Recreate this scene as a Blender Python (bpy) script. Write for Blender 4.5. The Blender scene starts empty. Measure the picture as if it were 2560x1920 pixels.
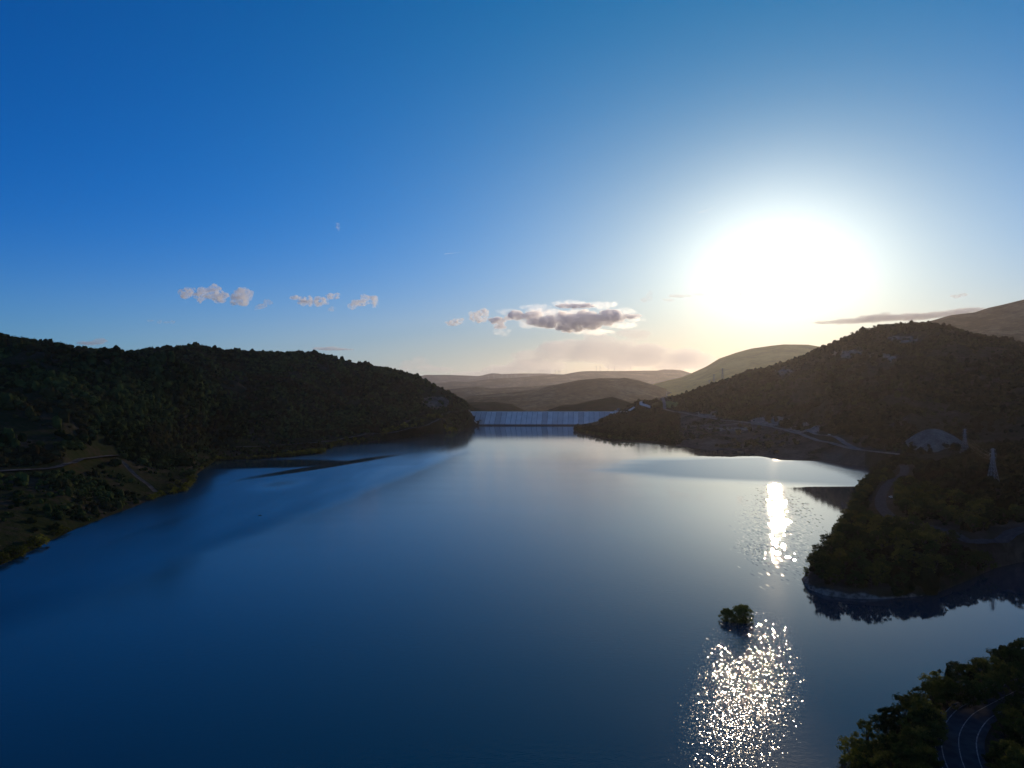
import bpy, bmesh, math, random
import numpy as np
from mathutils import Vector, Matrix
from mathutils.bvhtree import BVHTree

random.seed(7); rng = np.random.default_rng(7)
SC = bpy.context.scene; COL = SC.collection
R = math.radians
# ------------------------------------------------------------------ camera, world, sun, exposure
F = 1750.0; CX = 1280.0; HY = 975.0; CH = 100.0         # focal length and horizon in photo pixels, camera height
cam = bpy.data.cameras.new('camera'); co = bpy.data.objects.new('camera', cam); COL.objects.link(co)
co.location = (0, 0, CH); co.rotation_euler = (R(90), 0, 0)
cam.sensor_width = 36; cam.lens = F / 2560 * 36; cam.shift_y = (HY - 960) / 2560
cam.clip_start = 1; cam.clip_end = 100000
SC.camera = co
SUN_AZ = math.atan((1945 - CX) / F); SUN_EL = R(9.0)    # azimuth from +Y towards +X
sdir = Vector((math.sin(SUN_AZ) * math.cos(SUN_EL), math.cos(SUN_AZ) * math.cos(SUN_EL), math.sin(SUN_EL)))
sl = bpy.data.lights.new('sun', 'SUN'); so = bpy.data.objects.new('sun', sl); COL.objects.link(so)
sl.energy = 2.0; sl.angle = R(0.53); sl.color = (1.0, 0.77, 0.53)
so.rotation_euler = sdir.to_track_quat('Z', 'Y').to_euler(); so.location = (0, -200, 400)
SC.view_settings.view_transform = 'Standard'; SC.view_settings.look = 'None'
SC.view_settings.exposure = 0.0; SC.view_settings.gamma = 1.0
W = bpy.data.worlds.new('World'); SC.world = W; W.use_nodes = True
nt = W.node_tree; nt.nodes.clear(); N = nt.nodes.new; L = nt.links.new
def vmath(nt, op, a=None, b=None):
    n = nt.nodes.new('ShaderNodeVectorMath'); n.operation = op
    for i, v in enumerate((a, b)):
        if v is None: continue
        if hasattr(v, 'is_output'): nt.links.new(v, n.inputs[i])
        else: n.inputs[i].default_value = v
    return n
def mth(nt, op, a, b=None, c=None, clamp=False):
    n = nt.nodes.new('ShaderNodeMath'); n.operation = op; n.use_clamp = clamp
    for i, v in enumerate((a, b, c)):
        if v is None: continue
        if hasattr(v, 'is_output'): nt.links.new(v, n.inputs[i])
        else: n.inputs[i].default_value = v
    return n.outputs[0]
def build_world():
    out = N('ShaderNodeOutputWorld'); bg = N('ShaderNodeBackground')
    sky = N('ShaderNodeTexSky'); sky.sky_type = 'NISHITA'; sky.sun_disc = False
    sky.sun_elevation = SUN_EL; sky.sun_rotation = SUN_AZ
    sky.altitude = 600; sky.air_density = 1.0; sky.dust_density = 0.1; sky.ozone_density = 10.0
    tint = vmath(nt, 'MULTIPLY', sky.outputs[0], (0.1, 1.22, 1.32))
    tc = N('ShaderNodeTexCoord')
    dn = vmath(nt, 'NORMALIZE', tc.outputs['Generated'])
    adir = (math.sin(SUN_AZ) * math.cos(R(7.2)), math.cos(SUN_AZ) * math.cos(R(7.2)), math.sin(R(7.2)))   # glare hangs a little lower than the sun: denser air
    dot = vmath(nt, 'DOT_PRODUCT', dn.outputs[0], adir).outputs['Value']
    ang = mth(nt, 'ARCCOSINE', mth(nt, 'MINIMUM', dot, 1.0))
    sep = N('ShaderNodeSeparateXYZ'); L(dn.outputs[0], sep.inputs[0])
    def glow(amp, width, power):
        q = mth(nt, 'POWER', mth(nt, 'DIVIDE', ang, R(width)), power)
        return mth(nt, 'MULTIPLY', mth(nt, 'EXPONENT', mth(nt, 'MULTIPLY', q, -1.0)), amp)
    # the sun's aureole: forward scattering of the high haze, falling off with the angle from the sun
    total = tint.outputs[0]
    el = mth(nt, 'MAXIMUM', sep.outputs['Z'], 0.0)
    mz = N('ShaderNodeMix'); mz.data_type = 'RGBA'; L(glow(1.0, 27.0, 2.0), mz.inputs[0]); L(total, mz.inputs[6]); L(vmath(nt, 'MULTIPLY', total, (1, .89, .85)).outputs[0], mz.inputs[7]); total = mz.outputs[2]   # the haze round the sun greys the blue
    high = mth(nt, 'EXPONENT', mth(nt, 'MULTIPLY', mth(nt, 'POWER', mth(nt, 'DIVIDE', el, .34), 2.5), -1.0))
    for amp, width, power, col, k in ((7.5, 6.6, 2.0, (1.0, .97, .9), 0), (10.6, 13.8, 1.35, (1.0, .74, .14), 1), (1.1, 36.0, 2.0, (0, 1.0, .1), 0)):
        g = glow(amp, width, power)
        if k: g = mth(nt, 'MULTIPLY', g, high)
        v = vmath(nt, 'SCALE', col); L(g, v.inputs['Scale'])
        total = vmath(nt, 'ADD', total, v.outputs[0]).outputs[0]
    # pale warm fill added to the sky behind the camera, offsets blue on land
    back = mth(nt, 'MAXIMUM', mth(nt, 'MULTIPLY', sep.outputs['Y'], -1.0), 0.0)
    v = vmath(nt, 'SCALE', (1.0, 1.2, .6)); L(back, v.inputs['Scale'])
    total = vmath(nt, 'ADD', total, v.outputs[0]).outputs[0]
    # warm low band of evening air above the horizon, broader towards the sun
    def low(width_el, amp, width_az, col, tot):
        f = mth(nt, 'MULTIPLY', mth(nt, 'EXPONENT', mth(nt, 'MULTIPLY', mth(nt, 'POWER', mth(nt, 'DIVIDE', el, width_el), 1.6), -1.0)), glow(amp, width_az, 2.0), None, True)
        mx = N('ShaderNodeMix'); mx.data_type = 'RGBA'; L(f, mx.inputs[0]); L(tot, mx.inputs[6]); mx.inputs[7].default_value = (*col, 1); return mx.outputs[2]
    total = low(.10, .8, 70, (2.0, 4.2, 5.0), total)
    total = low(.10, 1.0, 39, (7.6, 5.7, 3.9), total)
    v = vmath(nt, 'SCALE', (1.0, .74, .34)); L(mth(nt, 'MULTIPLY', mth(nt, 'EXPONENT', mth(nt, 'MULTIPLY', el, -14.0)), glow(5.5, 15.0, 2.0)), v.inputs['Scale'])
    total = vmath(nt, 'ADD', total, v.outputs[0]).outputs[0]
    L(total, bg.inputs['Color']); bg.inputs['Strength'].default_value = 0.10
    L(bg.outputs[0], out.inputs[0])
build_world()
SC.cycles.use_denoising = True
SC.cycles.max_bounces = 8; SC.cycles.volume_bounces = 8; SC.cycles.transparent_max_bounces = 8
SC.cycles.sample_clamp_indirect = 6

# ------------------------------------------------------------------ helpers
def P(px, py, Y): return Vector(((px - CX) / F * Y, Y, CH - (py - HY) / F * Y))
def G(px, py, z=0.0):
    Y = (CH - z) * F / (py - HY); return Vector(((px - CX) / F * Y, Y, z))
_perm = np.random.default_rng(3).permutation(256); _perm = np.concatenate([_perm, _perm, _perm])
_gr = np.random.default_rng(4).normal(size=(256, 2)); _gr /= np.linalg.norm(_gr, axis=1)[:, None]
def perlin(x, y):
    x = np.asarray(x, float); y = np.asarray(y, float)
    xi = np.floor(x).astype(int); yi = np.floor(y).astype(int); xf = x - xi; yf = y - yi
    u = xf ** 3 * (xf * (xf * 6 - 15) + 10); v = yf ** 3 * (yf * (yf * 6 - 15) + 10)
    def g(ix, iy, dx, dy):
        k = _gr[_perm[(_perm[ix & 255] + iy) & 255]]; return k[..., 0] * dx + k[..., 1] * dy
    a = g(xi, yi, xf, yf); b = g(xi + 1, yi, xf - 1, yf); c = g(xi, yi + 1, xf, yf - 1); d = g(xi + 1, yi + 1, xf - 1, yf - 1)
    return (a + (b - a) * u) * (1 - v) + (c + (d - c) * u) * v
def fbm(x, y, s, octv=4, g=0.5):
    r = 0; a = 1; f = 1.0 / s
    for i in range(octv): r = r + a * perlin(x * f + 13.7 * i, y * f - 7.3 * i); a *= g; f *= 2
    return r
def ridged(x, y, s, octv=4):
    r = 0; a = 1; f = 1.0 / s
    for i in range(octv): r = r + a * (0.5 - np.abs(perlin(x * f + 5.1 * i, y * f + 9.2 * i)) * 2); a *= .5; f *= 2
    return r
def tag(o, label=None, cat=None, group=None, kind=None):
    if label: o['label'] = label
    if cat: o['category'] = cat
    if group: o['group'] = group
    if kind: o['kind'] = kind
    return o
def link_mesh(name, V, Fc, mats=(), parent=None, smooth=False, mi=None):
    me = bpy.data.meshes.new(name)
    me.from_pydata([tuple(v) for v in V], [], [tuple(int(i) for i in f) for f in Fc])
    for m in (mats if isinstance(mats, (list, tuple)) else [mats]): me.materials.append(m)
    if mi is not None: me.polygons.foreach_set('material_index', np.asarray(mi, dtype=np.int32))
    if smooth: me.polygons.foreach_set('use_smooth', np.ones(len(me.polygons), dtype=bool))
    me.update()
    o = bpy.data.objects.new(name, me); COL.objects.link(o)
    if parent: o.parent = parent
    return o
class MB:
    def __init__(s): s.v = []; s.f = []; s.m = []
    def add(s, V, Fc, mi=0):
        b = len(s.v); s.v += [tuple(v) for v in V]; s.f += [tuple(i + b for i in f) for f in Fc]; s.m += [mi] * len(Fc)
    def box(s, c, d, rz=0, mi=0, taper=1.0):
        x, y, z = d[0] / 2, d[1] / 2, d[2] / 2; V = []
        for k, (sx, sy, sz) in enumerate(((-1,-1,-1),(1,-1,-1),(1,1,-1),(-1,1,-1),(-1,-1,1),(1,-1,1),(1,1,1),(-1,1,1))):
            t = taper if sz > 0 else 1.0
            p = Vector((sx * x * t, sy * y * t, sz * z)); p.rotate(Matrix.Rotation(rz, 3, 'Z')); V.append(p + Vector(c))
        s.add(V, ((0,3,2,1),(4,5,6,7),(0,1,5,4),(1,2,6,5),(2,3,7,6),(3,0,4,7)), mi)
    def tube(s, pts, rad, n=6, mi=0):
        pts = [Vector(p) for p in pts]; V = []
        if not hasattr(rad, '__len__'): rad = [rad] * len(pts)
        for i, p in enumerate(pts):
            d = (pts[min(i + 1, len(pts) - 1)] - pts[max(i - 1, 0)]).normalized()
            q = d.to_track_quat('Z', 'Y')
            for k in range(n):
                a = 2 * math.pi * k / n; V.append(p + q @ Vector((math.cos(a) * rad[i], math.sin(a) * rad[i], 0)))
        Fc = [(i * n + k, i * n + (k + 1) % n, (i + 1) * n + (k + 1) % n, (i + 1) * n + k) for i in range(len(pts) - 1) for k in range(n)]
        Fc += [tuple(range(n))[::-1], tuple((len(pts) - 1) * n + k for k in range(n))]
        s.add(V, Fc, mi)
    def obj(s, name, mats, parent=None, smooth=False): return link_mesh(name, s.v, s.f, mats, parent, smooth, s.m)
def empty(name, loc, label, cat, group=None, rz=0, sc=1):
    o = bpy.data.objects.new(name, None); COL.objects.link(o); o.location = loc; o.rotation_euler = (0, 0, rz)
    o.scale = (sc, sc, sc) if not hasattr(sc, '__len__') else sc
    return tag(o, label, cat, group)
CH_OF = {}
def dup(root, loc, rz=0, sc=1, label=None, group=None):
    """a copy of a thing with copies of its parts and sub-parts"""
    if root.name not in CH_OF:
        CH_OF[root.name] = [(c, list(c.children)) for c in root.children]
    r = root.copy(); COL.objects.link(r); r.location = loc; r.rotation_euler = (0, 0, rz)
    r.scale = (sc, sc, sc) if not hasattr(sc, '__len__') else sc
    if label: r['label'] = label
    if group: r['group'] = group
    for c, gs in CH_OF[root.name]:
        d = c.copy(); COL.objects.link(d); d.parent = r
        for g in gs:
            e = g.copy(); COL.objects.link(e); e.parent = d
    return r
# ------------------------------------------------------------------ materials
def mat(name, col=(.1, .1, .1), rough=.9, metal=0.0, noise=None, col2=None, spec=0.3):
    m = bpy.data.materials.new(name); m.use_nodes = True; t = m.node_tree; b = t.nodes['Principled BSDF']
    b.inputs['Base Color'].default_value = (*col, 1); b.inputs['Roughness'].default_value = rough; b.inputs['Metallic'].default_value = metal
    b.inputs['Specular IOR Level'].default_value = spec
    if noise:
        tc = t.nodes.new('ShaderNodeTexCoord'); nz = t.nodes.new('ShaderNodeTexNoise'); nz.inputs['Scale'].default_value = noise; nz.inputs['Detail'].default_value = 6
        t.links.new(tc.outputs['Object'], nz.inputs['Vector'])
        r = t.nodes.new('ShaderNodeValToRGB'); r.color_ramp.elements[0].position = .35; r.color_ramp.elements[1].position = .65
        r.color_ramp.elements[0].color = (*col, 1); r.color_ramp.elements[1].color = (*(col2 or [c * .6 for c in col]), 1)
        t.links.new(nz.outputs['Fac'], r.inputs[0]); t.links.new(r.outputs[0], b.inputs['Base Color'])
    return m
def leaf_mat(name, c1, c2, trans=.35, scale=.6):
    m = bpy.data.materials.new(name); m.use_nodes = True; t = m.node_tree; t.nodes.clear()
    out = t.nodes.new('ShaderNodeOutputMaterial'); d = t.nodes.new('ShaderNodeBsdfDiffuse'); tr = t.nodes.new('ShaderNodeBsdfTranslucent'); mx = t.nodes.new('ShaderNodeMixShader')
    tc = t.nodes.new('ShaderNodeTexCoord'); nz = t.nodes.new('ShaderNodeTexNoise'); nz.inputs['Scale'].default_value = scale; nz.inputs['Detail'].default_value = 3
    oi = t.nodes.new('ShaderNodeObjectInfo')
    r = t.nodes.new('ShaderNodeValToRGB'); r.color_ramp.elements[0].position = .3; r.color_ramp.elements[1].position = .7
    r.color_ramp.elements[0].color = (*c1, 1); r.color_ramp.elements[1].color = (*c2, 1)
    t.links.new(tc.outputs['Object'], nz.inputs['Vector'])
    a = mth(t, 'ADD', nz.outputs['Fac'], mth(t, 'MULTIPLY', mth(t, 'SUBTRACT', oi.outputs['Random'], .5), .45))
    t.links.new(a, r.inputs[0])
    t.links.new(r.outputs[0], d.inputs[0]); t.links.new(r.outputs[0], tr.inputs[0]); mx.inputs[0].default_value = trans
    t.links.new(d.outputs[0], mx.inputs[1]); t.links.new(tr.outputs[0], mx.inputs[2]); t.links.new(mx.outputs[0], out.inputs[0])
    return m
def terrain_mat(name, stops, s1, s2, bump=1.0):
    """stops: colours mixed by two world-space noises"""
    m = bpy.data.materials.new(name); m.use_nodes = True; t = m.node_tree; b = t.nodes['Principled BSDF']
    b.inputs['Roughness'].default_value = 1.0; b.inputs['Specular IOR Level'].default_value = 0.0
    g = t.nodes.new('ShaderNodeNewGeometry')
    def nz(s, d, off=0):
        n = t.nodes.new('ShaderNodeTexNoise'); n.inputs['Scale'].default_value = 1.0 / s; n.inputs['Detail'].default_value = d; n.inputs['Roughness'].default_value = .6
        v = vmath(t, 'ADD', g.outputs['Position'], (off, off * 2, 0)); t.links.new(v.outputs[0], n.inputs['Vector']); return n.outputs['Fac']
    f = mth(t, 'ADD', mth(t, 'MULTIPLY', nz(s1, 5), .6), mth(t, 'MULTIPLY', nz(s2, 6, 40), .4))
    r = t.nodes.new('ShaderNodeValToRGB'); e = r.color_ramp.elements
    while len(e) < len(stops): e.new(.5)
    for i, (p, c) in enumerate(stops): e[i].position = p; e[i].color = (*c, 1)
    t.links.new(f, r.inputs[0]); t.links.new(r.outputs[0], b.inputs['Base Color'])
    bp = t.nodes.new('ShaderNodeBump'); bp.inputs['Distance'].default_value = bump; bp.inputs['Strength'].default_value = .8
    t.links.new(nz(s2 * .5, 6, 9), bp.inputs['Height']); t.links.new(bp.outputs[0], b.inputs['Normal'])
    return m
M = {}
M['scrub'] = terrain_mat('scrub_ground', [(.35, (.012, .018, .007)), (.48, (.028, .034, .014)), (.56, (.042, .035, .022)), (.68, (.085, .07, .05))], 60, 7, 2.0)
M['scrub2'] = terrain_mat('dry_scrub_ground', [(.35, (.014, .018, .008)), (.47, (.04, .036, .02)), (.56, (.055, .042, .032)), (.68, (.11, .085, .068))], 90, 9, 2.0)
M['far'] = terrain_mat('far_hill', [(.40, (.008, .014, .008)), (.5, (.035, .04, .02)), (.60, (.13, .12, .07))], 400, 45, 14.0)
M['rock'] = terrain_mat('bare_rock', [(.35, (.05, .04, .03)), (.5, (.13, .105, .08)), (.65, (.22, .18, .14))], 14, 3, 1.5)
M['gold'] = terrain_mat('glow_tinted_grass', [(.38, (.30, .21, .045)), (.5, (.42, .30, .06)), (.62, (.50, .37, .09))], 300, 50, 3.0)  # dry grass with the gold glow of the backlit haze put into its colour
M['palerock'] = terrain_mat('pale_cut_slope', [(.33, (.09, .075, .06)), (.5, (.20, .17, .145)), (.65, (.32, .28, .24))], 14, 3, 1.5)
M['terrace'] = terrain_mat('bare_terrace', [(.35, (.04, .03, .022)), (.5, (.10, .075, .058)), (.65, (.17, .13, .10))], 45, 5, 1.5)
M['valley'] = terrain_mat('valley_floor', [(.4, (.03, .035, .02)), (.6, (.07, .065, .04))], 300, 50)
M['field'] = mat('green_field', (.12, .15, .03), noise=.05, col2=(.18, .19, .05))
M['asphalt'] = mat('asphalt', (.045, .045, .047), 1.0, noise=.4, col2=(.07, .07, .072), spec=0)
M['track'] = mat('gravel_track', (.12, .11, .10), 1.0, noise=.15, col2=(.045, .04, .033), spec=0)
M['gravel'] = mat('gravel_road', (.24, .22, .20), 1.0, noise=.15, col2=(.15, .135, .12), spec=0)
M['paint'] = mat('road_paint', (.30, .30, .29), .9, noise=1.5, col2=(.14, .14, .14), spec=0)
M['steel'] = mat('galvanised_steel', (.22, .23, .24), .7, 0, noise=2, col2=(.3, .3, .32), spec=.1)
M['bark'] = mat('bark', (.05, .038, .028), noise=4, col2=(.09, .07, .055))
M['leaf'] = leaf_mat('dark_leaves', (.018, .032, .010), (.045, .066, .02))
M['leafy'] = leaf_mat('yellow_green_leaves', (.07, .085, .012), (.19, .19, .035), .5)
M['leafo'] = leaf_mat('olive_leaves', (.05, .06, .015), (.12, .12, .03), .4)
M['isleleaf'] = leaf_mat('drowned_tree_leaves', (.06, .08, .015), (.14, .16, .03), .45)
M['conifer'] = leaf_mat('conifer_needles', (.014, .024, .010), (.03, .045, .016), .2)
M['stuffleaf'] = leaf_mat('hillside_leaves', (.018, .030, .009), (.06, .075, .022), .25, .3)
def _stuff():
    m = M['stuffleaf']; t = m.node_tree; g = t.nodes.new('ShaderNodeNewGeometry')
    r = [n for n in t.nodes if n.type == 'VALTORGB'][0]; src = r.inputs[0].links[0].from_socket
    def nz(s, o):
        n = t.nodes.new('ShaderNodeTexNoise'); n.inputs['Scale'].default_value = 1 / s; n.inputs['Detail'].default_value = 4; v = vmath(t, 'ADD', g.outputs['Position'], (o, o, 0)); t.links.new(v.outputs[0], n.inputs['Vector']); return n.outputs['Fac']
    a = mth(t, 'ADD', mth(t, 'MULTIPLY', src, .45), mth(t, 'MULTIPLY', nz(110, 0), .55)); t.links.new(a, r.inputs[0])
    e = r.color_ramp.elements; e[0].position = .34; e[0].color = (.010, .017, .007, 1); e[1].position = .66; e[1].color = (.10, .12, .035, 1)
    k = e.new(.44); k.color = (.020, .032, .010, 1); k = e.new(.53); k.color = (.05, .066, .022, 1)
    # some stands are browner than others
    mx = t.nodes.new('ShaderNodeMix'); mx.data_type = 'RGBA'; mr = t.nodes.new('ShaderNodeMapRange'); mr.inputs['From Min'].default_value = .52; mr.inputs['From Max'].default_value = .62
    t.links.new(nz(70, 300), mr.inputs['Value']); t.links.new(mth(t, 'MULTIPLY', mr.outputs[0], .6), mx.inputs[0]); t.links.new(r.outputs[0], mx.inputs[6]); mx.inputs[7].default_value = (.055, .035, .018, 1)
    # leaf colour is multiplied darker on the right bank than on the left one
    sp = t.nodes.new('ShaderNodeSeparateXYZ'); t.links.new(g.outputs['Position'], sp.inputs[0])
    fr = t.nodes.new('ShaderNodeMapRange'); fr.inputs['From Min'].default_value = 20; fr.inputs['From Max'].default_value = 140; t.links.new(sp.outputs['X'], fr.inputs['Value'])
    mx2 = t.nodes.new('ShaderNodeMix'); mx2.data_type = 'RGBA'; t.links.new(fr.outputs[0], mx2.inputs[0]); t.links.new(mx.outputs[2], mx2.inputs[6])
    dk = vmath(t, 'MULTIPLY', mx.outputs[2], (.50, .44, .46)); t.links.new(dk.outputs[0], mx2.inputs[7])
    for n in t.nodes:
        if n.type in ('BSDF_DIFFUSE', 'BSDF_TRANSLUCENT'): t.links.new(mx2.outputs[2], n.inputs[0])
_stuff()
M['white'] = mat('white_paint', (.72, .68, .6), .8)
M['darkglass'] = mat('dark_glass', (.02, .02, .025), .1)
M['rubber'] = mat('rubber', (.02, .02, .02), .8)
M['conc'] = [mat('dam_concrete_%s' % n, c, .8, noise=.06, col2=[k * .8 for k in c]) for n, c in (('pale', (.78, .76, .72)), ('grey', (.66, .64, .61)), ('dull', (.54, .53, .51)))]
M['wetconc'] = mat('wet_dark_concrete', (.035, .035, .04), .5, noise=.1, col2=(.06, .06, .06))
M['roof'] = mat('roof_tiles', (.22, .1, .07), noise=1)
M['plaster'] = mat('pale_plaster', (.6, .57, .52), noise=1, col2=(.5, .47, .43))

# ------------------------------------------------------------------ terrain: lofts through traced contour lines at real distances
BV = {}
def curve(pts, z=None):
    """pts: (px, py, z) when z is None, else (px, py) at height z -> arrays px, Y, Z"""
    a = []
    for p in pts:
        zz = z if z is not None else p[2]
        a.append((p[0], (CH - zz) * F / (p[1] - HY), zz))
    return np.array(a)
def curveY(pts):
    """pts: (px, py, Y)"""
    return np.array([(p[0], p[2], CH - (p[1] - HY) / F * p[2]) for p in pts])
def loft(name, curves, u0, u1, du, rows, material, amps, gs=160, mat2=None, label=None, seed=0, rough=1.0, camp=None, matfn=None, mats=None):
    U = np.arange(u0, u1 + du * .5, du); YY = []; ZZ = []; AA = []
    cs = [(np.interp(U, c[:, 0], c[:, 1]), np.interp(U, c[:, 0], c[:, 2])) for c in curves]
    for k in range(len(cs) - 1):
        n = rows[k]
        for j in range(n + (1 if k == len(cs) - 2 else 0)):
            t = j / n; YY.append(cs[k][0] * (1 - t) + cs[k + 1][0] * t); ZZ.append(cs[k][1] * (1 - t) + cs[k + 1][1] * t)
            AA.append(amps[k] * (1 - t) + amps[k + 1] * t)
    Y = np.array(YY); Z = np.array(ZZ); A = np.array(AA)[:, None] * np.ones_like(Z)
    if camp: A = A * np.interp(U, camp[0], camp[1])[None, :]
    # smooth the kinks between the contour lines
    for _ in range(3):
        Z[1:-1] = np.where(np.array(AA)[1:-1, None] > .5, (Z[:-2] + 2 * Z[1:-1] + Z[2:]) / 4, Z[1:-1])
    X = (U[None, :] - CX) / F * Y
    Z = Z + A * (ridged(X + seed, Y + seed, gs) * .8 + fbm(X + seed, Y - seed, gs * .25, 4) * .35 * rough)
    nr, nc = Z.shape; V = np.stack([X, Y, Z], -1).reshape(-1, 3)
    idx = np.arange(nr * nc).reshape(nr, nc)
    Fc = np.stack([idx[:-1, :-1], idx[:-1, 1:], idx[1:, 1:], idx[1:, :-1]], -1).reshape(-1, 4)
    mi = None
    if matfn is not None:
        cc = V[Fc].mean(1); pr = CX + cc[:, 0] / cc[:, 1] * F; qy = HY + (CH - cc[:, 2]) / cc[:, 1] * F
        mi = matfn(cc, pr, qy)
    o = link_mesh(name, V, Fc, mats or [material], smooth=True, mi=mi)
    tag(o, label, None, None, 'structure')
    BV[name] = BVHTree.FromPolygons([tuple(v) for v in V], [tuple(int(i) for i in f) for f in Fc])
    o['_k'] = 0; del o['_k']
    return o, V.reshape(nr, nc, 3)
def hit(px, py, keys):
    d = Vector(((px - CX) / F, 1, -(py - HY) / F)); d.normalize(); best = None
    for k in keys:
        h = BV[k].ray_cast(Vector((0, 0, CH)), d)
        if h[0] is not None and (best is None or h[3] < best[1]): best = (h[0], h[3])
    return best[0] if best else None
def drop(x, y, keys):
    best = None
    for k in keys:
        h = BV[k].ray_cast(Vector((x, y, 2000)), Vector((0, 0, -1)))
        if h[0] is not None and (best is None or h[0].z > best): best = h[0].z
    return best
def ab(c, dY, dz): c = c.copy(); c[:, 1] += dY; c[:, 2] += dz; return c

# -- the left shore and its wooded hill
A_shore = curve([(-700,1680),(-300,1530),(0,1414),(50,1392),(100,1366),(181,1326),(240,1303),(328,1270),(393,1244),(460,1228),(480,1210),(492,1185),(540,1152),(650,1148),(730,1141),(805,1133),(818,1124),(832,1117),(900,1108),(951,1102),(1040,1091),(1141,1079),(1165,1072),(1180,1067),(1194,1064.5),(1195,1060),(1205,1060)], 0); A_shore[-2:, 1] = 2030; A_shore[-2:, 2] = 20
A_bench = curve([(-700,1210,42),(0,1172,36),(160,1164,34),(260,1146,30),(300,1143,28),(420,1128,19),(540,1119,11),(650,1114,9),(760,1106,9),(860,1098,10),(951,1086,12),(1050,1068,22),(1100,1052,30),(1150,1036,35),(1174,1037,34),(1184,1049,17),(1193,1060.5,3),(1195,1040,25),(1205,1040,25)]); A_bench[-2:, 1] = 2036; A_bench[-2:, 2] = 30
A_s1 = curveY([(-700,830,800),(-200,845,860),(0,862,900),(100,874,905),(174,889,910),(270,904,925),(328,920,935),(409,943,960),(455,974,985),(520,1015,1050),(617,1062,1190),(700,1052,1320),(800,1036,1480),(951,1040,1640),(1050,1035,1780),(1100,1030,1860),(1150,1022,1950),(1174,1030,1985),(1184,1045,1974),(1193,1060,1970),(1195,1030,2040),(1205,1030,2040)])
A_v1 = curveY([(-700,850,1000),(0,880,1050),(174,930,1080),(328,975,1100),(455,1020,1140),(520,1030,1200),(617,1040,1310),(700,1000,1430),(800,985,1580),(951,990,1760),(1050,1000,1880),(1100,1008,1940),(1150,1012,2000),(1174,1020,2030),(1184,1044,1982),(1193,1059.5,1974),(1195,1027,2050),(1205,1027,2050)])
A_top = curveY([(-700,800,1150),(-200,825,1180),(0,844,1200),(66,852,1220),(131,860,1250),(216,870,1310),(301,879,1380),(366,875,1420),(428,867,1460),(463,863,1490),(498,867,1510),(540,874,1560),(633,879,1650),(692,879,1700),(749,878,1750),(793,882,1790),(850,897,1840),(904,908,1890),(951,914,1930),(999,930,1970),(1046,943,2010),(1094,965,2040),(1125,979,2060),(1157,998,2080),(1182,1016,2090),(1205,1026,2095)])
A_back = A_top.copy(); A_back[:, 1] += 350; A_back[:, 2] = A_back[:, 2] * .5 - 30
def matA(cc, pr, qy):
    n = fbm(cc[:, 0], cc[:, 1], 60, 3)
    d = ((pr - 1088) / 32) ** 2 + ((qy - 1009) / 15) ** 2 + n * 1.6
    e = ((pr - 225) / 55) ** 2 + ((qy - 1138) / 12) ** 2 + n * 1.2 + 2
    return np.where((d < 1) | (e < 1), 1, 0)
A_o, A_V = loft('hill', [ab(A_shore, -60, -6), ab(A_shore, 0, 0), A_bench, A_s1, A_v1, A_top, A_back], -700, 1204, 4.5, [2, 26, 44, 20, 50, 10],
    M['scrub'], [0, 0, 6, 62, 36, 4, 2], gs=240, camp=([-700, 200, 520, 1060, 1165], [.3, .3, 1, 1, .03]), label='dark wooded hillside on the left bank sloping down to the reservoir', seed=50, mats=[M['scrub'], M['rock']], matfn=matA)
# -- the right hill beyond the water
B_shore = curve([(1436,1078),(1450,1084),(1495,1093),(1540,1103),(1608,1107),(1700,1116),(1766,1123),(1857,1127),(1902,1141),(1950,1150),(2051,1153),(2165,1167),(2300,1178),(2600,1195),(3200,1215)], 0)
B_bench = curve([(1436,1076,3),(1480,1068,7),(1500,1056,17),(1518,1046,26),(1549,1034,34),(1580,1022,42),(1626,1013,47),(1653,1020,45),(1717,1032,42),(1789,1046,38),(1857,1054,34),(1902,1061,31),(1950,1071,28),(2036,1100,22),(2126,1124,18),(2250,1141,18),(2600,1150,20),(3200,1160,22)])
B_up = curveY([(1436,1060,2060),(1500,1050,2060),(1540,1034,2050),(1560,1025,2050),(1600,1010,2060),(1649,1012,2080),(1700,1014,2000),(1746,1010,1950),(1789,1010,1900),(1857,1010,1760),(1950,1010,1600),(2036,1015,1450),(2126,1020,1330),(2250,1020,1230),(2400,1030,1130),(2600,1040,1050),(3200,1060,950)])
B_top = curveY([(1436,1060,2080),(1500,1046,2090),(1560,1022,2120),(1600,1008,2150),(1649,1003,2200),(1665,999,2210),(1721,984,2240),(1746,975,2250),(1773,965,2250),(1789,959,2250),(1821,947,2250),(1857,934,2240),(1879,926,2230),(1913,922,2200),(1960,907,2150),(2005,890,2110),(2036,875,2080),(2066,865,2050),(2096,850,2020),(2111,842,2000),(2150,824,1960),(2186,815,1930),(2231,809,1900),(2292,806,1850),(2337,807,1810),(2367,815,1790),(2412,827,1760),(2457,838,1730),(2503,845,1700),(2560,859,1660),(2800,890,1560),(3200,930,1450)])
B_back = B_top.copy(); B_back[:, 1] += 400; B_back[:, 2] = B_back[:, 2] * .5 - 30
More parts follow.
